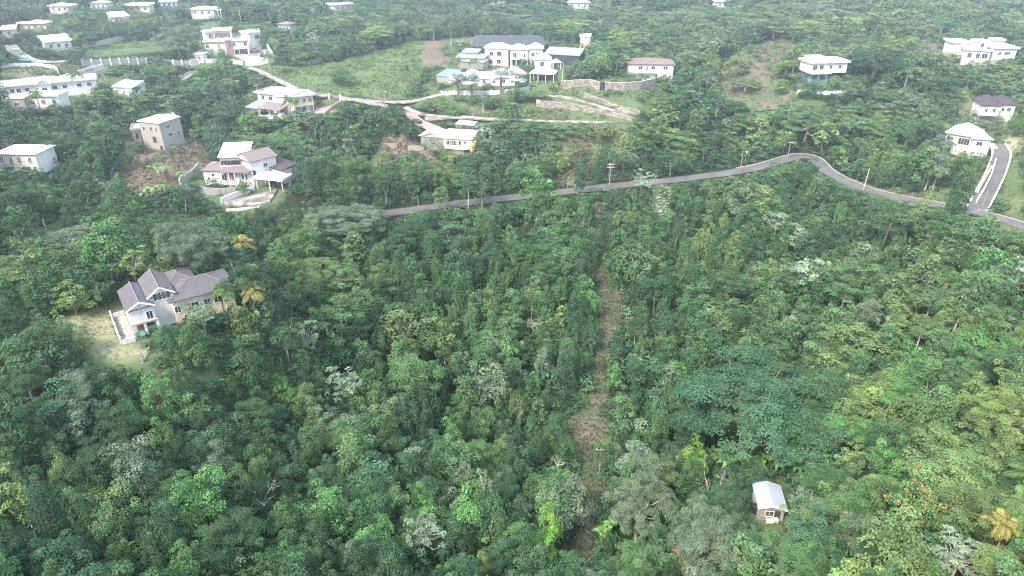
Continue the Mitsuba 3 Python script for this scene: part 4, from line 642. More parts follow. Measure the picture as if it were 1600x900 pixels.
# ---------------------------------------------------------------- ground sheet
def px_world(poly): return shapely.Polygon([at(*p)[:2] for p in poly]).buffer(0)
ZONES = [  # photo polygon on the ground, soil, grass, sparse planting (0 = none, 1 = forest)
    ('lawn', [(60,512),(100,490),(175,470),(200,518),(250,560),(205,578),(170,574),(120,560),(92,530)], 0.05, 1.0, 0),
    ('house_yard', [(175,470),(198,528),(248,545),(266,520),(262,440)], 0.2, 0.5, 0),
    ('power_cut', [(920,318),(938,316),(943,400),(972,465),(976,505),(952,560),(950,620),(968,680),(952,720),(938,800),(925,900),(898,900),(895,840),(902,760),(890,720),(878,665),(912,640),(925,560),(936,500),(920,420)], 0.46, 0.38, 0),
    ('shed_yard', [(1165,775),(1182,748),(1232,748),(1248,765),(1240,805),(1215,832),(1185,832),(1165,812)], 0.25, 0.55, 0),
    ('field', [(392,104),(470,106),(560,88),(640,66),(665,62),(660,112),(640,148),(590,154),(520,147),(450,135)], 0.0, 0.55, 0),
    ('brown_plot', [(662,64),(725,62),(718,90),(690,105),(655,106)], 0.8, 0.45, 0),
    ('villa_yard', [(690,60),(870,58),(912,78),(905,102),(880,128),(830,150),(690,152),(660,140),(690,105)], 0.3, 0.55, 0.4),
    ('verge', [(600,160),(640,166),(700,178),(760,182),(760,165),(700,154),(640,150),(560,146)], 0.5, 0.5, 0.1),
    ('wall_slope', [(838,150),(870,128),(905,132),(1048,128),(1046,165),(1000,185),(990,192),(850,188)], 0.1, 0.6, 0.05),
    ('wall_bank', [(700,183),(838,160),(985,186),(985,198),(700,190)], 0.2, 0.6, 0.3),
    ('earth_slope', [(1122,112),(1150,82),(1215,58),(1255,70),(1215,125),(1238,162),(1200,178),(1165,178),(1128,148)], 0.58, 0.5, 0.14),
    ('cleared_earth', [(1395,62),(1480,62),(1484,100),(1420,104),(1396,95)], 0.8, 0.5, 0.12),
    ('villa_terrace', [(1484,95),(1600,95),(1600,112),(1490,112)], 0.35, 0.5, 0.5),
    ('red_earth', [(183,222),(205,198),(292,212),(345,232),(325,262),(285,275),(262,302),(212,312),(178,282)], 0.8, 0.4, 0.12),
    ('yellow_house_bank', [(590,215),(640,205),(760,240),(772,285),(700,285),(590,285),(575,265)], 0.66, 0.4, 0.4),
    ('scrub', [(860,205),(985,205),(985,268),(905,288),(850,288)], 0.5, 0.5, 0.45),
    ('grey_villa_yard', [(278,292),(310,262),(450,250),(450,300),(432,328),(350,330)], 0.3, 0.55, 0.3),
    ('right_bank', [(1545,190),(1600,188),(1600,345),(1562,338),(1582,262),(1560,225)], 0.2, 0.95, 0.12),
    ('blue_house_yard', [(1465,205),(1560,205),(1545,285),(1520,330),(1450,312),(1480,262)], 0.15, 0.6, 0.4),
    ('plum_house_yard', [(1480,140),(1600,150),(1600,205),(1500,200)], 0.3, 0.65, 0.3),
    ('roadside', [(1310,272),(1350,286),(1440,305),(1510,318),(1505,330),(1400,315),(1290,285)], 0.6, 0.5, 0),
    ('corner_verge', [(1505,338),(1560,338),(1600,335),(1600,368),(1560,356)], 0.6, 0.7, 0),
    ('left_compound', [(0,98),(95,96),(175,102),(180,130),(150,168),(90,172),(0,172)], 0.4, 0.55, 0.45),
    ('mansion_lawn', [(150,66),(290,62),(320,86),(130,90)], 0.05, 0.6, 0.05),
    ('mansion_yard', [(290,40),(400,40),(432,100),(380,112),(300,108)], 0.35, 0.55, 0.35),
    ('flat_house_yard', [(376,150),(420,138),(500,142),(535,152),(535,178),(490,190),(380,192)], 0.4, 0.5, 0.6),
    ('terrace_yard', [(1245,120),(1340,115),(1342,150),(1245,150)], 0.3, 0.5, 0.5),
    ('left_house_yard', [(0,235),(58,235),(60,272),(0,275)], 0.15, 0.5, 0.5),
    ('dirt_path', [(0,380),(90,345),(138,345),(140,356),(60,378),(0,398)], 0.75, 0.5, 0.0),
    ('turquoise_yard', [(170,122),(232,122),(235,152),(170,152)], 0.15, 0.5, 0.5),
    ('litter_bank', [(1018,288),(1052,288),(1046,345),(1020,345)], 0.25, 0.45, 0),
]
SOIL, GRASS, SPARSE = np.zeros_like(Z), np.zeros_like(Z), np.ones_like(Z)
ZONE_GEO = {}
for name, poly, soil, grass, sparse in ZONES:
    g = ZONE_GEO[name] = px_world(poly)
    inside = shapely.contains_xy(g, XX.ravel(), YY.ravel()).reshape(XX.shape)
    SOIL[inside], GRASS[inside], SPARSE[inside] = soil, grass, sparse
from scipy.ndimage import gaussian_filter
SOIL, GRASS = gaussian_filter(SOIL, 0.8), gaussian_filter(GRASS, 0.8)
_sx, _sy = np.gradient(Z, GS); STEEP = np.hypot(_sx, _sy); GRASS = np.maximum(GRASS, 0.42 * np.clip((STEEP - 0.75) / 0.6, 0, 1))
def grid_at(A, x, y, order=1): return map_coordinates(A, [(np.asarray(x) - GX0) / GS, (np.asarray(y) - GY0) / GS], order=order, mode='nearest')
_ex = np.r_[-4000, -2500, -1500, -900, -600, gx, 600, 900, 1500, 2500, 4000.0]
_ey = np.r_[-3000, -1500, -700, -300, -120, gy, 800, 1100, 1700, 2600, 4000.0]
_EX, _EY = np.meshgrid(_ex, _ey, indexing='ij')
_EZ = grid_at(Z, _EX.ravel(), _EY.ravel()).reshape(_EX.shape)
_n, _m = _EX.shape
_i, _j = np.meshgrid(np.arange(_n - 1), np.arange(_m - 1), indexing='ij'); _q = (_i * _m + _j).ravel()
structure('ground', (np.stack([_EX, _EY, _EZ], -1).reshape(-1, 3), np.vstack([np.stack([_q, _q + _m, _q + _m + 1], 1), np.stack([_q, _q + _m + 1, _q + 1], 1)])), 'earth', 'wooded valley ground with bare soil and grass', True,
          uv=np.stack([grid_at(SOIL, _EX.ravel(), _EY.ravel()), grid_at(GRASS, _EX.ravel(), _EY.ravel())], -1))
for name, (px, half, mat, lab) in ROADS.items():
    structure(name, ribbon(LINES[name], -half, half, 0.02, 0.5, 0.5), mat, lab)
    if name == 'main_road': structure('kerb', ribbon(LINES[name][int(len(LINES[name]) * 0.62):], -half - 0.35, -half, 0.14, 0.6), 'pale_concrete', '', parent='main_road')
    if name == 'driveway':
        for s in (-1, 1): structure('kerb', ribbon(LINES[name][2:], *sorted((s * half, s * (half + 0.4))), 0.22, 0.6), 'white_render', '', parent='driveway')

# ---------------------------------------------------------------- trees: leaf-by-leaf crowns
def unit(a): return a / (np.linalg.norm(a, axis=-1, keepdims=True) + 1e-9)
def leaf_cards(c, n, axis, size, aspect, rng, fold=0.18):
    """One folded rhombus (two triangles) per leaf spray: centre, normal, direction of the tip."""
    t = unit(axis - n * (axis * n).sum(-1, keepdims=True)); b = np.cross(n, t); s = size[:, None]
    v = np.stack([c - t * s * 0.5, c + b * s * aspect * 0.5 + n * s * fold, c + t * s * 0.5 - n * s * 0.08, c - b * s * aspect * 0.5 + n * s * fold], 1)
    k = np.arange(len(c))[:, None] * 4
    return v.reshape(-1, 3), np.vstack([k + [0, 1, 2], k + [0, 2, 3]])
def crown_mesh(clumps, per, size, rng, colour, up=0.45, droop=0.15, spread=0.5, tone=0.16, aspect=0.62, tips=None, shell=(0.62, 0.42)):
    """clumps: rows cx cy cz rx rz. colour: rgb of the leaf; tone: spread of lightness between clumps."""
    C, N, A, S, K = [], [], [], [], []
    mid = clumps[:, :3].mean(0) * [1, 1, 0.7]
    for cl in clumps:
        m = max(6, int(per * (cl[3] ** 2)))
        d = unit(rng.normal(size=(m, 3)) + 0.75 * unit(cl[:3] - mid) + [0, 0, up * 0.8])
        C.append(cl[:3] + d * [cl[3], cl[3], cl[4]] * (shell[0] + shell[1] * rng.random((m, 1))))
        N.append(unit(d + [0, 0, up] + spread * rng.normal(size=(m, 3))))
        A.append(unit(rng.normal(size=(m, 3)) * 0.8 + d * [1, 1, 0.3] - [0, 0, droop * 3]))
        S.append(size * rng.uniform(0.65, 1.35, m))
        hue = rng.normal() * 0.05; k = 1 + tone * rng.normal()
        k = (k * (1 + 0.14 * rng.normal(size=(m, 1)))) * (1 + np.array([[1.2, 0.25, -0.6]]) * (hue + 0.05 * rng.normal(size=(m, 1))))
        col = np.clip(np.array(colour) * np.clip(k, 0.35, 2.0), 0.004, 0.8)
        if tips is not None:
            sel = rng.random(m) < tips[1] * (d[:, 2] > -0.1) * (1.6 if rng.random() < 0.6 else 0.25); col[sel] = np.array(tips[0]) * rng.uniform(0.7, 1.2, (sel.sum(), 1))
        K.append(col)
    C, N, A, S, K = (np.concatenate(x) for x in (C, N, A, S, K))
    v, f = leaf_cards(C, N, A, S, aspect, rng)
    return v, f, np.repeat(K, 4, 0)
def dome_clumps(rng, R, H, z0, n, rc=(0.26, 0.42), low=-0.25, rough=0.22, flat=0.85):
    """Clumps over a lumpy dome of radius R and height H that starts at z0."""
    out = []
    ph = rng.random(3) * 10
    for k in range(n):
        z = low + (1 - low) * ((k + rng.random()) / n) ** 0.85; a = k * 2.39996 + rng.normal() * 0.35
        r = math.sqrt(max(0, 1 - max(z, 0) ** 2)) if z > 0 else 1 - 0.35 * abs(z)
        w = 1 + rough * (2 * meshkit.noise(np.array([math.cos(a) * 1.3 + ph[0], math.sin(a) * 1.3 + ph[1], z * 1.6 + ph[2]])) - 1) * 1.6
        rad = R * rng.uniform(*rc); inner = rng.uniform(0.72, 1.0) if rng.random() < 0.8 else rng.uniform(0.3, 0.7)
        out.append([math.cos(a) * r * (R - rad * 0.6) * w * inner, math.sin(a) * r * (R - rad * 0.6) * w * inner, z0 + H * (0.35 + 0.65 * max(z, low)) * w * (0.6 + 0.4 * inner) + rng.normal() * 0.15, rad, rad * flat])
    return np.array(out)
def limbs(rng, h, targets, r0, lean=0.04):
    mb = MB(); top = np.array([rng.normal() * lean * h, rng.normal() * lean * h, h * 0.62])
    mb.tube([[0, 0, -1.2], top * 0.5 + [0, 0, 0], top], [r0, r0 * 0.8, r0 * 0.55], 6)
    for t in targets:
        s = top * rng.uniform(0.6, 1.0); m = s * 0.45 + np.array(t) * 0.55 + [0, 0, -0.12 * h * rng.random()]
        mb.tube([s, m, t], [r0 * 0.5, r0 * 0.3, r0 * 0.12], 4)
    return mb.mesh()

scene['leaf'] = {'type': 'principledthin', 'base_color': {'type': 'mesh_attribute', 'name': 'vertex_color'}, 'roughness': 0.48, 'diff_trans': 0.16, 'spec_tint': 0.0, 'eta': 1.45}
def bark_fn(p, n, uv): return mi.Color3f(0.13, 0.115, 0.10) * (0.6 + 0.8 * mikit.fbm(p.x * 2, p.y * 2, p.z * 0.7, 3))
textured('bark', bark_fn, 0.9); textured('pale_bark', lambda p, n, uv: mi.Color3f(0.33, 0.31, 0.28) * (0.7 + 0.5 * mikit.fbm(p.x * 2, p.y * 2, p.z * 0.7, 3)), 0.9)

GREENS = {'dark green': (0.040, 0.086, 0.047), 'deep green': (0.054, 0.116, 0.056), 'mid green': (0.078, 0.155, 0.070), 'bluish green': (0.050, 0.112, 0.067), 'grey green': (0.118, 0.165, 0.112),
          'olive green': (0.102, 0.156, 0.068), 'yellowish green': (0.140, 0.208, 0.078), 'bright green': (0.085, 0.205, 0.072), 'lime green': (0.130, 0.285, 0.055), 'silvery green': (0.16, 0.23, 0.16), 'tan': (0.20, 0.165, 0.095), 'orange flecked green': (0.080, 0.165, 0.060), 'russet flecked green': (0.10, 0.13, 0.055)}
TIPS = {'orange flecked green': ((0.33, 0.19, 0.115), 0.15), 'russet flecked green': ((0.28, 0.165, 0.085), 0.3)}
TEMPLATES = {}   # (form, colour, variant) -> (group key, crown radius, height)
def template(form, colour, variant, far=0):
    key = (form, colour, variant, far)
    if key in TEMPLATES: return TEMPLATES[key]
    rng = np.random.default_rng(abs(hash_of(form) * 31 + variant * 977 + 5 * far) % 2**31)
    crng = np.random.default_rng(hash_of(colour) + variant)
    col = GREENS[colour]; q, sz = ((1.0, 0.92), (0.42, 1.4), (1.75, 0.68))[far]
    if form == 'rounded':
        R, h = 3.2, 9.0; cl = dome_clumps(rng, R, 6.4, 2.2, 44, (0.18, 0.38), low=-0.5, rough=0.34); cr = crown_mesh(cl, 52 * q, 0.46 * sz, rng, col, tone=0.2, tips=TIPS.get(colour))
        tk = limbs(rng, h, cl[::6, :3], 0.20)
    elif form == 'lumpy':
        R, h = 3.2, 9.0; cl = dome_clumps(rng, R, 6.8, 2.0, 30, (0.22, 0.46), low=-0.45, rough=0.55); cr = crown_mesh(cl, 46 * q, 0.47 * sz, rng, col, spread=0.55, tone=0.24)
        tk = limbs(rng, h, cl[::4, :3], 0.20)
    elif form == 'draped':   # a column hung with creepers
        R, h = 2.5, 10.5; rows = []
        for k in range(9):
            a, r = k * 2.4 + rng.normal() * 0.3, R * rng.uniform(0.25, 0.72); top = rng.uniform(0.62, 1.0) * 9.8
            for j in range(int(3 + rng.integers(0, 4))):
                rows.append([math.cos(a) * r * (1 + 0.10 * j), math.sin(a) * r * (1 + 0.10 * j), top - j * 1.05, rng.uniform(0.75, 1.15), 1.15])
        rows.append([0, 0, 9.6, 1.3, 1.1]); cl = np.array(rows)
        cr = crown_mesh(cl, 38 * q, 0.50 * sz, rng, col, up=0.25, droop=0.75, spread=0.35, tone=0.15, aspect=0.55); tk = limbs(rng, h, cl[::9, :3], 0.18)
    elif form == 'feathery':   # fine leaves in flat layers
        R, h = 3.8, 10.0; cl = dome_clumps(rng, R, 4.6, 4.4, 34, (0.22, 0.40), low=-0.1, flat=0.38, rough=0.3)
        cr = crown_mesh(cl, 66 * q, 0.38 * sz, rng, col, up=1.1, droop=0.05, spread=0.35, tone=0.14, aspect=0.45); tk = limbs(rng, h, cl[::4, :3], 0.22)
    elif form == 'open':   # pale star-shaped leaves on white limbs
        R, h = 3.0, 11.0; cl = dome_clumps(rng, R, 5.0, 4.6, 42, (0.15, 0.30), low=-0.25, rough=0.4, flat=0.6)
        cr = crown_mesh(cl, 44 * q, 0.62 * sz, rng, col, up=0.8, droop=0.25, spread=0.35, tone=0.14, aspect=0.5); tk = limbs(rng, h, cl[:, :3], 0.17)
    elif form == 'slender':
        R, h = 2.0, 10.5; cl = dome_clumps(rng, R, 7.6, 2.6, 28, (0.26, 0.46), low=-0.4, rough=0.45); cr = crown_mesh(cl, 44 * q, 0.48 * sz, rng, col); tk = limbs(rng, h, cl[::6, :3], 0.16)
    elif form == 'spreading':   # wide, layered umbrella crown (unit radius 10 m)
        R, h = 10.0, 13.0; cl = dome_clumps(rng, R, 6.2, 6.2, 150, (0.09, 0.19), low=-0.35, flat=0.42, rough=0.25)
        cr = crown_mesh(cl, 88, 0.36, rng, col, up=0.9, droop=0.08, spread=0.45, tone=0.15, aspect=0.5); tk = limbs(rng, h, cl[::9, :3], 0.5)
    elif form == 'shrub':
        R, h = 1.3, 2.0; cl = dome_clumps(rng, R, 1.5, 0.3, 9, (0.35, 0.6), rough=0.4); cr = crown_mesh(cl, 52 * q, 0.34 * sz, rng, col); tk = limbs(rng, h, cl[::3, :3], 0.05)
    g = f"tree_form_{len(TEMPLATES)}"
    pale = form in ('open',)
    scene[g] = {'type': 'shapegroup', 'trunk': mikit.ply(tk, 'pale_bark' if pale or variant % 3 == 1 else 'bark', True), 'crown': mikit.ply((cr[0], cr[1]), 'leaf', False, color=cr[2])}
    TEMPLATES[key] = (g, R, float(cr[0][:, 2].max())); return TEMPLATES[key]
def hash_of(s): return sum((i + 1) * 131 * ord(c) for i, c in enumerate(s))

# ---------------------------------------------------------------- palms, bananas, bare trees
def frond(rng, length, arch, n=12, leaf=0.7, wide=0.075, start=(0, 0, 0), az=0.0, el=0.6, col=(0.06, 0.13, 0.05)):
    t = np.linspace(0, 1, n + 1); r = length * (t * math.cos(el)) ; z = length * (t * math.sin(el) - arch * t ** 2)
    p = np.stack([r * math.cos(az), r * math.sin(az), z], 1) + start; side = np.array([-math.sin(az), math.cos(az), 0]); V, F, K = [], [], []; k = 0
    w = 0.05
    for i in range(n):
        a, b = p[i], p[i + 1]; fwd = unit(b - a)
        V += [a - side * w, a + side * w, b + side * w * .7, b - side * w * .7]; F += [[k, k + 1, k + 2], [k, k + 2, k + 3]]; k += 4; K += [np.array([.16, .15, .07])] * 4
        if i < 2: continue
        L = leaf * (0.55 + 0.9 * math.sin(math.pi * min(1, 0.12 + 0.88 * t[i])))
        for s in (-1, 1):
            for h in (0.0, 0.5):
                c = a * (1 - h) + b * h; tip = c + (side * s * 0.80 + fwd * 0.55 + np.array([0, 0, -0.42 - .2 * rng.random()])) * L
                m = (c + tip) / 2 + [0, 0, .1 * L]; bw = fwd * wide * L * 2.2
                V += [c, m - bw * .5, tip, m + bw * .5]; F += [[k, k + 1, k + 2], [k, k + 2, k + 3]]; k += 4; K += [np.array(col) * rng.uniform(.7, 1.3)] * 4
    return np.array(V), np.array(F), np.array(K)
def join(parts):
    V, F, K, n = [], [], [], 0
    for v, f, k in parts: V.append(v); F.append(f + n); K.append(k); n += len(v)
    return np.vstack(V), np.vstack(F), np.vstack(K)
def palm_group(name, kind, seed, col):
    rng = np.random.default_rng(seed); m = MB()
    if kind == 'coconut':
        h = 8.0; top = np.array([.5, .2, h]); m.tube([[0, 0, -1], [.05, 0, h * .3], [.25, .1, h * .7], top], [.24, .17, .14, .13], 7)
        ps = [frond(rng, rng.uniform(3.0, 3.8), rng.uniform(.45, .85), 12, .75, .085, top, i * 2.39996, rng.uniform(-.15, 1.15), col) for i in range(20)]
    elif kind == 'fan':
        h = 4.2; top = np.array([0, 0, h]); m.tube([[0, 0, -1], [0, 0, h * .5], top], [.22, .2, .2], 7); ps = []
        for i in range(22):
            az, el = i * 2.39996, rng.uniform(-.5, 1.5); d = np.array([math.cos(az) * math.cos(el), math.sin(az) * math.cos(el), math.sin(el)]); hub = top + d * 1.1; side = np.array([-math.sin(az), math.cos(az), 0]); up = np.cross(d, side); V, F, K = [], [], []
            for j, a in enumerate(np.linspace(-1.9, 1.9, 13)):
                tip = hub + (d * math.cos(a) + side * math.sin(a)) * 1.25 + [0, 0, -.12 * abs(a)]; mid = (hub + tip) / 2 + up * .06; w = (side * math.cos(a) - d * math.sin(a)) * .17; k = len(V)
                V += [hub, mid - w, tip, mid + w]; F += [[k, k + 1, k + 2], [k, k + 2, k + 3]]; K += [np.array(col) * rng.uniform(.8, 1.2)] * 4
            k = len(V); V += [top - side * .04, top + side * .04, hub + side * .03, hub - side * .03]; F += [[k, k + 1, k + 2], [k, k + 2, k + 3]]; K += [np.array(col)] * 4
            ps.append((np.array(V), np.array(F), np.array(K)))
    else:   # banana: broad arching blades on a short stem
        h = 2.2; m.tube([[0, 0, -1], [0, 0, h * .6], [0, 0, h]], [.2, .15, .1], 6); ps = []
        for i in range(10):
            az, el, L = i * 2.39996, rng.uniform(.5, 1.3), rng.uniform(1.9, 2.7); t = np.linspace(0, 1, 6); c = np.stack([t * L * math.cos(el) * math.cos(az), t * L * math.cos(el) * math.sin(az), h + L * (t * math.sin(el) - .75 * t ** 2)], 1); side = np.array([-math.sin(az), math.cos(az), 0]); w = .38 * np.sin(np.pi * np.clip(t * .9 + .08, 0, 1))[:, None]
            V = np.vstack([c - side * w + [0, 0, .12] * w, c, c + side * w + [0, 0, .12] * w]); i5 = np.arange(5); F = np.vstack([np.stack([i5 + o, i5 + o + 1, i5 + o + 7], 1) for o in (0, 6)] + [np.stack([i5 + o, i5 + o + 7, i5 + o + 6], 1) for o in (0, 6)]); ps.append((V, F, np.tile(np.array(col) * rng.uniform(.75, 1.25), (18, 1))))
    v, f, c = join(ps); scene[name] = {'type': 'shapegroup', 'trunk': mikit.ply(m.mesh(), 'bark', True), 'fronds': mikit.ply((v, f), 'leaf', False, color=c)}
palm_group('coconut_form', 'coconut', 1, (.085, .16, .06)); palm_group('coconut_form_yellow', 'coconut', 2, (.20, .205, .07)); palm_group('fan_form', 'fan', 3, (.50, .55, .53)); palm_group('banana_form', 'banana', 4, (.10, .21, .07))
def place_form(form, name, px, scale, label, cat, group=None, lift=0.0, hz=1.0):
    p = at(*px); key = numbered(name); scene[key] = {'type': 'instance', 'to_world': T().translate([p[0], p[1], p[2]]).rotate([0, 0, 1], float(RNG.uniform(0, 360))).scale([scale, scale, scale * hz]), 'shapes': {'type': 'ref', 'id': form}}
    tag(key, label, cat, group); pr = project(p + [0, 0, 6 * scale * hz]); KEEP.append((shapely.Point(pr[0], pr[1]).buffer(7 * scale * 130 / pr[2]), float(np.linalg.norm(p - CAM))))
for px, s, lab, f in [((1565, 858), .95, 'coconut palm with a thin trunk near the bottom right corner', 'coconut_form'), ((1583, 815), 1.0, 'coconut palm at the right edge above the thin trunked one', 'coconut_form'), ((1462, 850), .62, 'short bright palm below the orange flowering tree', 'coconut_form'), ((1548, 880), .8, 'yellowing palm leaning beside the thin trunked palm', 'coconut_form_yellow'),
        ((388, 425), 1.05, 'golden yellow palm behind the right end of the cream house', 'coconut_form_yellow'), ((352, 497), .75, 'palm in front of the cream house right wing', 'coconut_form'), ((400, 500), .8, 'yellowing palm just right of the cream house', 'coconut_form_yellow'), ((456, 190), 1.0, 'coconut palm in front of the flat roofed house', 'coconut_form'), ((425, 118), 1.0, 'palm beside the upper lane', 'coconut_form'),
        ((600, 275), .9, 'palm on the wooded slope right of the mauve roofed villa', 'coconut_form'), ((557, 262), .85, 'palm half hidden among trees left of the yellow house', 'coconut_form'), ((636, 278), .8, 'drooping palm below the yellow walled house', 'coconut_form'), ((635, 138), .95, 'palm at the right end of the grassy field', 'coconut_form'), ((715, 122), .9, 'tall palm beside the green sheet roof', 'coconut_form'), ((742, 120), .8, 'palm in front of the stepped grey shed', 'coconut_form'),
        ((115, 66), 1.0, 'palm right of the faded far house', 'coconut_form'), ((168, 68), .9, 'palm beside the far lawn', 'coconut_form'), ((432, 96), 1.0, 'palm outside the tall white mansion wall', 'coconut_form'), ((66, 178), .85, 'palm below the white annex', 'coconut_form'), ((123, 147), .9, 'palm in front of the long white house', 'coconut_form'), ((1545, 98), .8, 'palm before the unfinished white house', 'coconut_form'), ((155, 490), .55, 'young palm at the far side of the lawn', 'coconut_form'), ((62, 505), .6, 'small pale palm left of the lawn', 'coconut_form'), ((212, 20), .8, 'palm before the pale yellow house', 'coconut_form')]:
    place_form(f, 'coconut_palm', px, s, lab, 'palm')
NTH = ['leftmost', 'second from left', 'third from left', 'fourth from left', 'fifth from left', 'sixth from left', 'seventh from left', 'eighth from left', 'rightmost']
def row(pts, form, name, scale, lab, cat, group, hz=1.0):
    pts = sorted(pts)
    for i, px in enumerate(pts): place_form(form, name, px, scale * float(RNG.uniform(.92, 1.08)), f"{lab}, {NTH[-1] if i == len(pts) - 1 else NTH[i]} of the {['', 'one', 'two', 'three', 'four', 'five', 'six', 'seven', 'eight', 'nine'][len(pts)]}", cat, group, hz=hz)
row([(716, 150), (737, 151), (783, 149), (806, 148)], 'fan_form', 'silver_palm', 2.0, 'silvery blue fan palm below the white villa', 'palm', 'silvery fan palms below the villa', .8)
row([(240, 275), (252, 280), (262, 276), (285, 285), (235, 312), (248, 310), (228, 316), (256, 306)], 'banana_form', 'banana_plant', 1.15, 'banana plant on the red earth bank', 'banana plant', 'banana plants on the red earth bank')
row([(1180, 745), (1170, 752), (1160, 742), (1190, 735), (1212, 738), (1240, 748), (1262, 762), (1270, 775)], 'banana_form', 'banana_plant', 1.2, 'banana plant round the shed clearing', 'banana plant', 'banana plants round the shed clearing')
row([(1120, 728), (1135, 740), (1280, 735), (1250, 728), (1262, 880), (1275, 870)], 'banana_form', 'banana_plant', 1.25, 'banana plant under the valley trees', 'banana plant', 'banana plants in the valley')
row([(940, 850), (955, 835), (985, 880)], 'banana_form', 'banana_plant', 1.0, 'banana plant at the foot of the cleared cut', 'banana plant', 'banana plants by the cut')
_rng = np.random.default_rng(44); _a, _b = at(1246, 160), at(1328, 163); _cl = []
for i in range(46):
    t = _rng.random(); c = _a * (1 - t) + _b * t; c[2] = zat(c[0], c[1]) + _rng.uniform(.5, 2.6); _cl.append([c[0] + _rng.normal() * .5, c[1] + _rng.normal() * .6, c[2], _rng.uniform(.7, 1.1), 1.0])
_v, _f, _k = crown_mesh(np.array(_cl), 42, .55, _rng, (.028, .066, .040)); scene['hedge'] = mikit.ply((_v, _f), 'leaf', False, color=_k); tag('hedge', 'dark dense hedge below the terrace of the blue and white house', 'hedge'); keep([(1246, 148), (1330, 150), (1328, 164), (1246, 162)])
def bare_tree(px, h, spread, mat, label, seed, n=2):
    rng = np.random.default_rng(seed); p = at(*px); key = thing('bare_tree', label, 'tree'); tr, tw = MB(), MB()
    def grow(a, d, L, r, depth):
        m = a + d * L * .5 + rng.normal(size=3) * L * .06; b = a + d * L + rng.normal(size=3) * L * .05
        (tr if depth < 2 else tw).tube([a, m, b], [r, r * .8, r * .55], 5 if depth < 2 else 3)
        if depth >= 4: return
        for _ in range(3 if depth < 3 else 4):
            e = unit(d * .75 + rng.normal(size=3) * [spread, spread, .35] + [0, 0, .12]); grow(m if rng.random() < .4 else b, e, L * rng.uniform(.55, .8), r * .55, depth + 1)
    grow(p - [0, 0, .5], np.array([0, 0, 1.0]), h * .36, .2, 0); put('trunk', tr, mat, key); put('twigs', tw, mat, key)
    pr = project(p + [0, 0, h * .7]); KEEP.append((shapely.Point(pr[0], pr[1]).buffer(h * .33 * FPX / pr[2]), float(np.linalg.norm(p - CAM))))
for a in [((843, 535), 10, .8, 'pale_bark', 'bare brownish twiggy tree on the slope left of the power line cut', 1), ((1105, 775), 9, .8, 'pale_bark', 'bare grey branched tree above the pale feathery tree', 2), ((1200, 592), 11, .9, 'pale_bark', 'bare grey branches standing in the huge spreading tree', 3), ((1590, 690), 8, .8, 'pale_bark', 'bare white limbed tree at the right edge', 4), ((330, 420), 10, .7, 'pale_bark', 'white branched bare tree in front of the greyish domed tree', 5), ((715, 258), 6, .8, 'pale_bark', 'bare pale tree in front of the yellow walled house', 6), ((720, 78), 7, .8, 'pale_bark', 'thin bare tree on the brown plot', 7), ((980, 60), 9, .7, 'pale_bark', 'pale bare tree behind the red roofed house', 8), ((815, 262), 7, .9, 'pale_bark', 'bare spreading tree on the scrubby slope above the road', 9), ((412, 810), 8, .7, 'pale_bark', 'small bare white tree on the lower left slope', 10), ((223, 568), 4, .8, 'pale_bark', 'leafless shrub like tree at the corner of the terrace', 11), ((670, 255), 6, .8, 'pale_bark', 'bare branched tree left of the yellow walled house', 12), ((870, 740), 6, .9, 'pale_bark', 'fallen looking bare tree at the left of the cut', 13), ((1230, 205), 12, .6, 'pale_bark', 'tall bare forked trunk under the umbrella tree', 14)]: bare_tree(*a)

# ---------------------------------------------------------------- planting
TREES = []   # dicts: form, colour, variant, p, R, h, key name, label
FORM_NAME = {'rounded': 'broadleaf_tree', 'lumpy': 'broadleaf_tree', 'draped': 'vine_draped_tree', 'feathery': 'feathery_tree', 'open': 'pale_leaved_tree', 'slender': 'slender_tree', 'spreading': 'spreading_tree', 'shrub': 'shrub'}
def plant(form, colour, p, R, h, variant=None, label=None, far=0, group=None):
    nv = {'rounded': 4, 'lumpy': 4, 'draped': 4, 'feathery': 3, 'open': 3, 'slender': 3, 'spreading': 2, 'shrub': 3}[form]
    TREES.append(dict(form=form, colour=colour, variant=int(RNG.integers(nv)) if variant is None else variant, p=np.asarray(p, float), R=R, h=h, label=label, far=far, group=group))
def hero(form, colour, px, py, wpx, h, label, top=True, variant=0):
    """A tree that stands out in the photograph: the pixel of its crown's centre (top=True) or of its foot, its crown's width in pixels."""
    p = at(px, py, h * 0.62 if top else 0.0); dep = project(p)[2]
    p[2] = zat(p[0], p[1]); plant(form, colour, p, wpx * dep / FPX / 2, h, variant, label, far=2 if p[1] < 125 and form != 'spreading' else 0)
    return TREES[-1]
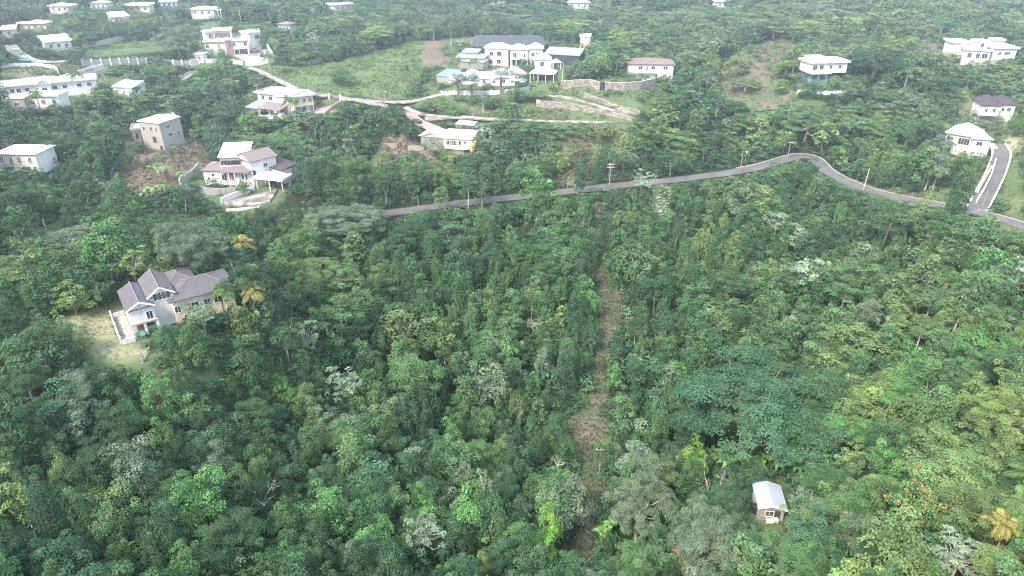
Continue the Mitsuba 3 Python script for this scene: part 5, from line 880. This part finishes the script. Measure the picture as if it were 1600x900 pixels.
HEROES = [
    ('spreading', 'bluish green', 1178, 640, 272, 19.0, 'huge spreading dark green tree above the tin roofed shed', 0),
    ('spreading', 'grey green', 1000, 790, 120, 13.0, 'wide grey green feathery tree right of the power line cut', 1),
    ('spreading', 'grey green', 1110, 850, 140, 12.0, 'large pale feathery tree below the tin roofed shed', 0),
    ('spreading', 'yellowish green', 1570, 650, 130, 12.0, 'wide yellowish feathery tree high on the right slope', 1),
    ('spreading', 'grey green', 545, 345, 130, 12.0, 'flat topped umbrella tree hiding the end of the main road', 0),
    ('spreading', 'mid green', 1262, 190, 95, 13.0, 'umbrella tree with a bare pale trunk by the road bend', 1),
    ('spreading', 'grey green', 120, 385, 170, 11.0, 'broad umbrella canopy by the dirt path', 1),
    ('spreading', 'grey green', 298, 385, 125, 13.0, 'big greyish domed tree behind the brown roofed house', 0),
    ('spreading', 'olive green', 490, 430, 110, 11.0, 'domed feathery olive tree right of the yellow palm', 1),
    ('rounded', 'lime green', 1083, 712, 48, 11.0, 'small lime green tree above the tin roofed shed', 0),
    ('rounded', 'lime green', 852, 832, 60, 12.5, 'bright lime tree left of the power line cut', 1),
    ('rounded', 'bright green', 800, 850, 40, 9.0, 'bright green tree next to the lime tree by the cut', 2),
    ('rounded', 'yellowish green', 385, 440, 55, 8.0, 'yellow green tree at the right end of the brown roofed house', 1),
    ('open', 'yellowish green', 205, 412, 55, 9.0, 'loose pale yellow green tree behind the brown roofed house', 1),
    ('rounded', 'yellowish green', 108, 460, 58, 7.0, 'pale yellow green tree at the far edge of the lawn', 2),
    ('rounded', 'deep green', 62, 540, 85, 11.0, 'tall dense green tree at the near edge of the lawn', 3),
    ('rounded', 'yellowish green', 125, 528, 32, 4.5, 'low bushy tree standing on the lawn', 0),
    ('draped', 'deep green', 288, 530, 54, 6.0, 'dark creeper hung tree in front of the cream house wall', 1),
    ('open', 'silvery green', 315, 490, 44, 7.0, 'pale trunked tree with thin silvery leaves before the cream house', 0),
    ('open', 'silvery green', 542, 597, 56, 11.0, 'whitish large leaved tree on the dark left slope', 0),
    ('open', 'silvery green', 474, 530, 46, 11.0, 'sparse whitish tree with visible pale branches', 1),
    ('open', 'silvery green', 662, 838, 62, 11.0, 'silvery tree with forked white trunk near the bottom edge', 2),
    ('open', 'silvery green', 1005, 281, 36, 9.0, 'pale topped tree standing in front of the main road', 2),
    ('open', 'silvery green', 1500, 872, 80, 9.0, 'silvery fine leaved tree near the bottom right corner', 1),
    ('open', 'silvery green', 1585, 432, 70, 10.0, 'pale silvery tree at the right edge above the slope', 0),
    ('open', 'silvery green', 1248, 372, 46, 10.0, 'pale leaved tree below the road bend', 1),
    ('open', 'silvery green', 1215, 350, 40, 10.0, 'silvery tree with white stems left of the road bend', 0),
    ('rounded', 'grey green', 880, 780, 85, 10.0, 'large greyish broad tree left of the power line cut', 3),
    ('open', 'grey green', 1262, 790, 52, 7.0, 'greyish tree just right of the tin roofed shed', 2),
    ('rounded', 'olive green', 1075, 622, 60, 10.0, 'yellow green tree at the left edge of the huge spreading tree', 1),
    ('lumpy', 'olive green', 1110, 500, 95, 9.0, 'pale olive tree crowning above the huge spreading tree', 1),
    ('slender', 'olive green', 548, 378, 42, 14.0, 'tall thin tree showing its pale trunk below the umbrella tree', 0),
    ('slender', 'olive green', 25, 745, 30, 13.0, 'slim tree with a bare white trunk at the left edge', 1),
    ('lumpy', 'olive green', 635, 505, 85, 12.0, 'broad olive tree with brown hanging stems on the left slope', 2),
    ('rounded', 'yellowish green', 1060, 800, 30, 6.0, 'yellowish bush like tree beside the pale feathery tree', 2),
    ('rounded', 'bright green', 590, 840, 60, 9.0, 'fresh green tree near the bottom edge', 3),
    ('lumpy', 'bright green', 500, 790, 80, 11.0, 'bright lumpy tree on the lower left slope', 0),
    ('lumpy', 'bright green', 740, 800, 75, 12.0, 'yellowish green tree with drooping tufts near the bottom', 1),
    ('lumpy', 'olive green', 1290, 560, 60, 10.0, 'olive crown right of the huge spreading tree', 3),
    ('rounded', 'grey green', 160, 300, 44, 9.0, 'grey topped round tree beside the red earth bank', 1),
    ('spreading', 'dark green', 1368, 95, 95, 12.0, 'dense dark tree between the blue and the big white house', 0),
    ('spreading', 'olive green', 1165, 130, 55, 5.0, 'low rounded tree on the bare earth slope', 1),
    ('rounded', 'deep green', 535, 118, 40, 6.0, 'dark round tree standing in the grassy field', 0),
    ('rounded', 'bright green', 708, 172, 20, 5.0, 'small bright tree above the little green roofed shed', 1),
    ('open', 'grey green', 672, 228, 32, 6.5, 'pale open tree in front of the yellow walled house', 0),
    ('feathery', 'grey green', 1475, 225, 40, 8.0, 'pale feathery tree before the pale blue roofed house', 0),
    ('feathery', 'yellowish green', 1500, 250, 40, 7.0, 'yellowish loose tree below the pale blue roofed house', 1),
    ('rounded', 'orange flecked green', 1440, 780, 92, 13.0, 'tree with orange flowers above the short bright palm', 1),
    ('rounded', 'russet flecked green', 1075, 872, 58, 9.0, 'green tree flecked with orange brown near the bottom edge', 2),
    ('rounded', 'tan', 1182, 303, 44, 8.0, 'dry tan leaved tree just below the road bend', 3),
    ('rounded', 'orange flecked green', 1318, 822, 24, 8.0, 'small tree with an orange tuft right of the tin roofed shed', 0),
    ('spreading', 'grey green', 275, 60, 75, 13.0, 'hazy bare looking tree beside the far mansion', 0),
]
def plant_all():
    for form, col, px, py, w, h, lab, var in HEROES: hero(form, col, px, py, w, h, lab, True, var)
    heroes = np.array([t['p'][:2] for t in TREES]); hr = np.array([t['R'] for t in TREES])
    pts = []
    for y0, y1, s in ((30, 120, 4.15), (120, 235, 4.75), (235, 330, 5.9), (330, 480, 7.2)):
        nx, ny = int(760 / s), int((y1 - y0) / (s * 0.87))
        i, j = np.meshgrid(np.arange(nx), np.arange(ny), indexing='ij')
        x = -380 + (i + 0.5 * (j % 2)) * s + RNG.uniform(-0.42, 0.42, i.shape) * s; y = y0 + j * s * 0.87 + RNG.uniform(-0.42, 0.42, i.shape) * s
        pts.append(np.stack([x.ravel(), y.ravel(), np.full(x.size, s)], 1))
    pts = np.vstack(pts)
    P = np.c_[pts[:, :2], zat(pts[:, 0], pts[:, 1])]; q = project(P + [0, 0, 6])
    ok = (q[:, 2] > 45) & (q[:, 0] > -130) & (q[:, 0] < 1730) & (q[:, 1] > -60) & (q[:, 1] < 1010)
    ok &= RNG.random(len(P)) < grid_at(SPARSE, P[:, 0], P[:, 1], 0)
    for line, half in [(LINES[n], ROADS[n][1]) for n in ROADS]:
        ok &= cKDTree(line[:, :2]).query(P[:, :2])[0] > half + 1.4
    for g in FOOTPRINTS: ok &= ~shapely.contains_xy(g, P[:, 0], P[:, 1])
    ok &= (np.linalg.norm(P[:, None, :2] - heroes[None], axis=-1) > hr * 0.55).all(1)
    clump = meshkit.fbm(np.c_[P[:, :2] / 22, P[:, 2] * 0], 2, 11); clump2 = meshkit.fbm(np.c_[P[:, :2] / 30, P[:, 2] * 0 + 5], 2, 23)
    for k in np.nonzero(ok)[0]:
        p, s, (px, py, dep) = P[k], pts[k, 2], q[k]
        far = p[1] > 215
        u = RNG.random(); size = float(np.clip(RNG.lognormal(0, 0.34), 0.5, 2.0))
        R = s * 0.565 * size; hgt = (8.2 if not far else 7.2) * (0.55 + 0.45 * size) * RNG.uniform(0.72, 1.32)
        mid = 560 < px < 1180 and 320 < py < 680
        w = {'rounded': 0.44, 'lumpy': 0.26, 'draped': 0.46 if mid else 0.08, 'feathery': 0.10 + 0.5 * max(0, clump2[k] - 0.55) * 3 + (0.2 if (px > 900 and py > 700) or far else 0), 'open': 0.009, 'slender': 0.14 if not far else 0.06}
        form = str(RNG.choice(list(w), p=np.array(list(w.values())) / sum(w.values())))
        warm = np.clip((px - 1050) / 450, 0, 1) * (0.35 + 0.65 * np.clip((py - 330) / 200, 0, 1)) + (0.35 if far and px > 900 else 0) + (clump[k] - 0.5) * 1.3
        if far and RNG.random() < .22: col = str(RNG.choice(['grey green', 'yellowish green', 'olive green']))  # paler greens far off, partly drier scrub, partly haze put into leaf colour
        elif form == 'open': col = 'silvery green' if RNG.random() < 0.5 else 'grey green'
        elif warm > 0.62: col = str(RNG.choice(['mid green', 'olive green', 'yellowish green', 'deep green', 'bright green'], p=[0.34, 0.26, 0.2, 0.12, 0.08]))
        elif warm > 0.22: col = str(RNG.choice(['mid green', 'deep green', 'olive green', 'dark green', 'grey green', 'yellowish green'], p=[0.36, 0.26, 0.17, 0.11, 0.04, 0.06]))
        else: col = str(RNG.choice(['dark green', 'deep green', 'bluish green', 'mid green', 'grey green', 'bright green', 'olive green'], p=[0.23, 0.30, 0.17, 0.18, 0.04, 0.04, 0.04]))
        if form == 'draped' and col in ('grey green', 'olive green'): col = 'deep green'
        if form in ('slender', 'draped'): R *= 0.72; hgt *= 1.12
        if form == 'feathery': R *= 1.18
        # shorter, or left out, where the crown would stand before a road, a house or a lawn
        for trial in range(6):
            th = np.linspace(0, 2 * np.pi, 7)[:-1]
            ring = np.vstack([p + [R * math.cos(a) * 0.85, R * math.sin(a) * 0.85, hgt * z] for a in th for z in (0.45, 0.75)] + [p + [0, 0, hgt]])
            pr = project(ring); bad = False
            dist = np.linalg.norm(p - CAM)
            for g, d in KEEP:
                if dist < d - 0.5 and shapely.contains_xy(g, pr[:, 0], pr[:, 1]).any(): bad = True; break
            if not bad: break
            R, hgt = R * 0.92, hgt * 0.75
        if bad:
            pr = project(p + [0, 0, 1.6])
            if any(np.linalg.norm(p - CAM) < d - 0.5 and g.contains(shapely.Point(pr[:2])) for g, d in KEEP): continue
            form, R, hgt = 'shrub', RNG.uniform(1.0, 1.9), RNG.uniform(1.1, 2.0)
        if hgt < 3.0: form = 'shrub'; R = float(np.clip(R, 1.4, 2.0))
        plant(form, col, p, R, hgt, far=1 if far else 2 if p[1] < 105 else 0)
    # the lower storey of the wood
    n = 5200; x, y = RNG.uniform(-230, 230, n), RNG.uniform(45, 260, n); B = np.c_[x, y, zat(x, y)]; q = project(B)
    ok = (q[:, 2] > 45) & (q[:, 0] > -40) & (q[:, 0] < 1640) & (q[:, 1] > -20) & (q[:, 1] < 960) & (grid_at(SPARSE, x, y, 0) > 0.9)
    for line, half in [(LINES[m], ROADS[m][1]) for m in ROADS]: ok &= cKDTree(line[:, :2]).query(B[:, :2])[0] > half + 3
    for g in FOOTPRINTS: ok &= ~shapely.contains_xy(g, x, y)
    for k in np.nonzero(ok)[0]:
        pr = project(B[k] + [0, 0, 2.5])
        if any(np.linalg.norm(B[k] - CAM) < d - 0.5 and g.contains(shapely.Point(pr[:2])) for g, d in KEEP): continue
        R = float(np.clip(RNG.lognormal(0.75, 0.25), 1.2, 3.4)); plant('shrub', str(RNG.choice(['dark green', 'deep green', 'bluish green', 'mid green'])), B[k], R, R * RNG.uniform(0.8, 1.5), far=int(y[k] > 120))
    # creepers and bushes clothing the steep banks
    _trees = {r: cKDTree(LINES[r][:, :2]) for r in ROADS}
    n = 110000; x, y = RNG.uniform(-330, 330, n), RNG.uniform(45, 330, n); st = grid_at(STEEP, x, y); sel = (st > 0.42) & (RNG.random(n) < np.clip((np.sqrt(1 + st ** 2) - 1.03) * 0.55, 0, 1)) & (grid_at(SOIL, x, y) < 0.3)
    B = np.c_[x, y, zat(x, y)][sel]; q = project(B); B = B[(q[:, 0] > -40) & (q[:, 0] < 1640) & (q[:, 1] > -20) & (q[:, 1] < 960)]
    for b in B:
        if any(f.contains(shapely.Point(b[:2])) for f in FOOTPRINTS) or any(_trees[r].query(b[:2])[0] < ROADS[r][1] + 1.3 for r in ROADS): continue
        pr = project(b + [0, 0, 1.3])
        if any(np.linalg.norm(b - CAM) < d - 0.5 and g.contains(shapely.Point(pr[:2])) for g, d in KEEP): continue
        R = float(RNG.uniform(0.9, 1.7)); plant('shrub', str(RNG.choice(['deep green', 'mid green', 'dark green', 'bright green'])), b, R, R * RNG.uniform(0.9, 1.4), far=int(b[1] > 120))
    # bushes in the clearings, gardens and between the trees
    n = 16000; x, y = RNG.uniform(-330, 330, n), RNG.uniform(45, 330, n); B = np.c_[x, y, zat(x, y)]; q = project(B)
    ok = (q[:, 2] > 45) & (q[:, 0] > -40) & (q[:, 0] < 1640) & (q[:, 1] > -20) & (q[:, 1] < 940)
    dens = np.where(grid_at(SPARSE, x, y, 0) > 0.9, 0.02, 0.0)
    for name, d in BUSHY.items(): dens = np.where(shapely.contains_xy(ZONE_GEO[name], x, y), d, dens)
    ok &= RNG.random(n) < dens
    for line, half in [(LINES[m], ROADS[m][1]) for m in ROADS]: ok &= cKDTree(line[:, :2]).query(B[:, :2])[0] > half + 1.2
    for g in FOOTPRINTS: ok &= ~shapely.contains_xy(g, x, y)
    for k in np.nonzero(ok)[0]:
        R = float(np.clip(RNG.lognormal(-0.1, 0.4), 0.4, 2.2)); h = R * RNG.uniform(0.9, 1.6)
        pr = project(B[k] + [0, 0, h])
        if any(np.linalg.norm(B[k] - CAM) < d - 0.5 and g.contains(shapely.Point(pr[:2])) for g, d in KEEP): continue
        plant('shrub', str(RNG.choice(['mid green', 'olive green', 'deep green', 'bright green', 'dark green', 'grey green'])), B[k], R, h)
BUSHY = {'power_cut': 0.6, 'field': 0.3, 'villa_yard': 0.6, 'wall_slope': 0.3, 'wall_bank': 0.55, 'earth_slope': 0.8, 'red_earth': 0.75, 'yellow_house_bank': 0.7, 'scrub': 0.8, 'grey_villa_yard': 0.5, 'right_bank': 0.45,
         'blue_house_yard': 0.7, 'plum_house_yard': 0.4, 'roadside': 0.35, 'left_compound': 0.7, 'mansion_lawn': 0.12, 'mansion_yard': 0.6, 'flat_house_yard': 0.35, 'terrace_yard': 0.4, 'cleared_earth': 0.6, 'shed_yard': 0.12, 'house_yard': 0.05, 'verge': 0.3, 'villa_terrace': 0.3, 'brown_plot': 0.04, 'litter_bank': 0.2, 'turquoise_yard': 0.3, 'left_house_yard': 0.3}
def tufts():
    rng = np.random.default_rng(12); C, N, A, S, K = [], [], [], [], []
    for name, n, hgt, cols in (('field', 9000, .42, ((.10, .16, .06), (.15, .19, .08), (.07, .13, .05))), ('right_bank', 3500, .4, ((.15, .17, .08), (.10, .14, .06))), ('wall_slope', 2600, .38, ((.09, .14, .06), (.13, .15, .08))), ('wall_bank', 3000, .45, ((.08, .14, .05), (.12, .14, .07))), ('verge', 1500, .35, ((.12, .13, .08), (.08, .12, .05))),
                              ('earth_slope', 2600, .45, ((.13, .14, .07), (.08, .12, .05))), ('red_earth', 2600, .45, ((.10, .13, .06), (.15, .12, .09))), ('scrub', 3000, .6, ((.12, .14, .08), (.17, .14, .10))), ('power_cut', 4600, .5, ((.06, .12, .055), (.08, .14, .06), (.13, .105, .08))), ('lawn', 2500, .16, ((.17, .19, .10), (.12, .16, .07))),
                              ('villa_yard', 2500, .4, ((.09, .14, .06),)), ('yellow_house_bank', 2200, .5, ((.09, .13, .06), (.14, .12, .08))), ('left_compound', 2500, .4, ((.09, .14, .06),)), ('mansion_lawn', 1500, .25, ((.09, .15, .06),)), ('plum_house_yard', 1500, .4, ((.12, .15, .07),)), ('blue_house_yard', 2500, .5, ((.09, .14, .06),)), ('roadside', 1200, .4, ((.13, .13, .08), (.09, .13, .06))), ('cleared_earth', 1200, .4, ((.11, .13, .07),))):
        g = ZONE_GEO[name]; x0, y0, x1, y1 = g.bounds; p = np.stack([rng.uniform(x0, x1, n), rng.uniform(y0, y1, n)], 1); p = p[shapely.contains_xy(g, p[:, 0], p[:, 1])]
        keepit = meshkit.fbm(np.c_[p / 6, p[:, :1] * 0], 3, 31) + rng.normal(size=len(p)) * .1 > .44; p = p[keepit]
        for f in FOOTPRINTS: p = p[~shapely.contains_xy(f, p[:, 0], p[:, 1])]
        for r in ROADS: p = p[cKDTree(LINES[r][:, :2]).query(p)[0] > ROADS[r][1] + .4]
        m = len(p); base = np.c_[p, zat(p[:, 0], p[:, 1])]; tint = np.array(cols)[rng.integers(len(cols), size=m)]
        for j in range(5):
            C.append(base + np.c_[rng.normal(size=(m, 2)) * .22, rng.uniform(.1, .7, m) * hgt]); N.append(unit(rng.normal(size=(m, 3)) + [0, 0, .9])); A.append(unit(np.c_[rng.normal(size=(m, 2)), rng.uniform(.1, 1, m)])); S.append(hgt * rng.uniform(.8, 1.9, m)); K.append(tint * rng.uniform(.7, 1.3, (m, 1)))
    v, f = leaf_cards(*(np.concatenate(x) for x in (C, N, A)), np.concatenate(S), .5, rng)
    scene['grass'] = mikit.ply((v, f), 'leaf', False, color=np.repeat(np.concatenate(K), 4, 0)); labels['grass'] = {'kind': 'stuff', 'label': 'rough grass and weeds on the clearings'}
    m = MB(); g = ZONE_GEO['power_cut']; x0, y0, x1, y1 = g.bounds; n = 0
    while n < 800:
        q = np.array([rng.uniform(x0, x1), rng.uniform(y0, y1)])
        if not g.contains(shapely.Point(q)): continue
        n += 1; a = rng.uniform(0, 6.28); L = rng.uniform(.8, 3.2); c = np.array([*q, float(zat(*q)) + .25]); d = np.array([math.cos(a), math.sin(a), rng.normal() * .25]) * L / 2; e = c + d; e[2] = max(e[2], zat(e[0], e[1]) + .1); s = c - d; s[2] = max(s[2], zat(s[0], s[1]) + .05); m.tube([s, (s + e) / 2 + rng.normal(size=3) * .12, e], [.06, .045, .02], 4)
    k = put('cut_branches', m, 'bark'); labels[k] = {'kind': 'stuff', 'label': 'cut branches and dead brush lying in the power line cut'}

def cover_gaps():
    """Bushes wherever forest ground would lie open between the crowns."""
    X, Y = np.meshgrid(np.arange(-8, 1610, 7.0), np.arange(4, 905, 7.0), indexing='ij'); cov = np.zeros(X.shape, bool)
    for t in TREES:
        q = project(t['p'] + [0, 0, t['h'] * .55]); rx, ry = t['R'] * .8 * FPX / q[2], max(t['h'] * .42, t['R'] * .6) * FPX / q[2]
        i0, i1, j0, j1 = int((q[0] - rx + 8) / 7), int((q[0] + rx + 8) / 7) + 2, int((q[1] - ry - 4) / 7), int((q[1] + ry - 4) / 7) + 2
        if i1 <= 0 or j1 <= 0: continue
        i0, j0 = max(i0, 0), max(j0, 0); sx, sy = X[i0:i1, j0:j1], Y[i0:i1, j0:j1]; cov[i0:i1, j0:j1] |= ((sx - q[0]) / rx) ** 2 + ((sy - q[1]) / ry) ** 2 < 1
    open_ = np.stack([X[~cov], Y[~cov]], 1); trees = {r: cKDTree(LINES[r][:, :2]) for r in ROADS}; added = []
    d = np.stack([open_[:, 0] - 800, 450 - open_[:, 1], np.full(len(open_), FPX)], 1); d = unit(d); d = np.c_[d[:, 0], d[:, 1:2] * UPV[1:] + d[:, 2:] * FWD[1:]]
    hit = np.full(len(d), np.nan); s = 50.0
    while s < 480:
        p = CAM + d * s; z = zat(p[:, 0], p[:, 1]); new = np.isnan(hit) & (p[:, 2] < z); hit[new] = s; s += 0.8
    P = (CAM + d * hit[:, None])[~np.isnan(hit)]; P[:, 2] = zat(P[:, 0], P[:, 1]); RNG.shuffle(P)
    ok = grid_at(SPARSE, P[:, 0], P[:, 1], 0) > .9
    for r in ROADS: ok &= trees[r].query(P[:, :2])[0] > ROADS[r][1] + 1.4
    for f in FOOTPRINTS: ok &= ~shapely.contains_xy(f, P[:, 0], P[:, 1])
    for b in P[ok]:
        if added and np.min(np.abs(np.array(added) - b).sum(1)) < 1.6: continue
        pr = project(b + [0, 0, 1.2])
        if any(np.linalg.norm(b - CAM) < d_ - 0.5 and g.contains(shapely.Point(pr[:2])) for g, d_ in KEEP): continue
        added.append(b); R = float(RNG.uniform(1.0, 1.8)); plant('shrub', str(RNG.choice(['deep green', 'mid green', 'dark green', 'bluish green'])), b, R, R * RNG.uniform(.9, 1.6), far=int(b[1] > 120))
    print(len(added), 'gap bushes')
plant_all()
cover_gaps()
tufts()
KEYS = {}
def name_trees():
    byname = {}
    for t in TREES: byname.setdefault(FORM_NAME[t['form']], []).append(t)
    for name, ts in byname.items():
        for t in ts: t['big'] = (1e6 if t['label'] else 0) + t['R'] * t['h'] / np.linalg.norm(t['p'] - CAM) ** 2
        ts.sort(key=lambda t: -t['big'])
        seen = 0
        for t in ts:
            pr = project(t['p'] + [0, 0, t['h'] * 0.7]); inside = -10 < pr[0] < 1610 and -5 < pr[1] < 910
            t['px'] = pr
            if (inside and seen < 298) or t['label']: t['key'] = numbered(name); seen += 1
            else: t['key'] = None
name_trees()
LANDMARKS = [('the cream house', 270, 480), ('the lawn', 150, 525), ('the mauve roofed villa', 370, 265), ('the flat roofed house', 445, 160), ('the yellow house', 705, 225), ('the white villa', 800, 90), ('the red roofed house', 1018, 112), ('the blue and white house', 1290, 108), ('the unfinished white house', 1540, 85),
    ('the plum roofed house', 1562, 172), ('the blue roofed house', 1512, 225), ('the grey concrete house', 245, 205), ('the left edge house', 28, 252), ('the long white house', 75, 140), ('the turquoise roofed house', 200, 138), ('the far mansion', 355, 65), ('the arched white house', 315, 20), ('the terraced far house', 535, 12),
    ('the top edge house', 905, 8), ('the tin roofed shed', 1205, 790), ('the pole in the cut', 938, 715), ('the huge spreading tree', 1178, 640), ('the wide grey green tree', 1000, 790), ('the large pale feathery tree', 1110, 850), ('the wide yellowish tree', 1570, 650), ('the flat topped umbrella tree', 545, 345), ('the broad umbrella canopy', 120, 385),
    ('the greyish domed tree', 298, 385), ('the lime tree by the cut', 852, 832), ('the whitish leaved tree', 542, 597), ('the forked silvery tree', 662, 838), ('the silvery corner tree', 1500, 872), ('the silvery edge tree', 1585, 432), ('the olive slope tree', 635, 505), ('the bright lumpy tree', 500, 790), ('the slim white trunk', 25, 745), ('the orange flowering tree', 1440, 780),
    ('the crossarm pole', 953, 270), ('the road bend', 1265, 245), ('the driveway junction', 1530, 332), ('the dry tan tree', 1182, 303), ('the bare twiggy tree', 843, 510), ('the grassy field', 590, 110), ('the stone walls', 960, 150), ('the earth slope', 1170, 130), ('the brown plot', 690, 82), ('the cleared cut', 945, 440), ('the olive crown', 1110, 500), ('the top right corner', 1580, 8), ('the top left corner', 15, 8), ('the bottom left corner', 10, 890), ('the golden palm', 388, 405), ('the road pole', 757, 300)]
FORM_WORDS = {'rounded': 'round crowned tree', 'lumpy': 'lumpy crowned tree', 'draped': 'creeper hung tree', 'feathery': 'feathery layered tree', 'open': 'loose pale branched tree', 'slender': 'slender tree', 'spreading': 'spreading tree', 'shrub': 'bush'}
ORDER = ['nearest', 'second nearest', 'third nearest', 'fourth nearest', 'fifth nearest', 'sixth nearest', 'seventh nearest', 'eighth nearest', 'ninth nearest', 'tenth nearest', 'eleventh nearest', 'twelfth nearest']
def label_trees():
    same = {}
    for t in TREES:
        if not t['key']: continue
        cat = 'bush' if t['form'] == 'shrub' else 'tree'
        if t['label']: tag(t['key'], t['label'], cat); continue
        d = [math.hypot(t['px'][0] - x, t['px'][1] - y) for _, x, y in LANDMARKS]; k = int(np.argmin(d)); n, x, y = LANDMARKS[k]
        dx, dy = t['px'][0] - x, t['px'][1] - y; a = math.degrees(math.atan2(-dy, dx)) % 360
        rel = ['right of', 'above right of', 'above', 'above left of', 'left of', 'below left of', 'below', 'below right of'][int((a + 22.5) // 45) % 8]
        size = '' if t['form'] == 'shrub' else 'large ' if t['R'] > 3.3 else 'small ' if t['R'] < 2.0 else ''
        same.setdefault((f"{size}{t['colour']} {FORM_WORDS[t['form']]} {rel} {n}", cat), []).append((d[k], t['key']))
    for (lab, cat), ks in same.items():
        ks.sort()
        for i, (_, key) in enumerate(ks):
            if len(ks) == 1: tag(key, lab, cat)
            elif i < len(ORDER): tag(key, f'{lab}, {ORDER[i]}', cat)
            else: tag(key, lab + ', far from it', cat, lab)
label_trees()
_mass = 0
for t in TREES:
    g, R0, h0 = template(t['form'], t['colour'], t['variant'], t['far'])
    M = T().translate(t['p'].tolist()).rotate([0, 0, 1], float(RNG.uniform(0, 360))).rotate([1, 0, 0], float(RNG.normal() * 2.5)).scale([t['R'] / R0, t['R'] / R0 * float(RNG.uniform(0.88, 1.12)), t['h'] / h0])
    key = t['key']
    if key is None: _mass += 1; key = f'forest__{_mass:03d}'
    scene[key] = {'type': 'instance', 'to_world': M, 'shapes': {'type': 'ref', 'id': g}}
labels['forest'] = {'kind': 'stuff', 'label': 'wooded hillside reaching into the haze'}
print(len(TREES), 'trees', _mass, 'in the mass', len(TEMPLATES), 'forms')

# ---------------------------------------------------------------- the air
scene['haze'] = {'type': 'cube', 'to_world': T().translate([0, 500, 40]).scale([4100, 3700, 64]), 'bsdf': {'type': 'null'}, 'interior': {'type': 'ref', 'id': 'haze_air'}}
labels['haze'] = {'kind': 'stuff', 'label': 'thin pale haze over the valley'}
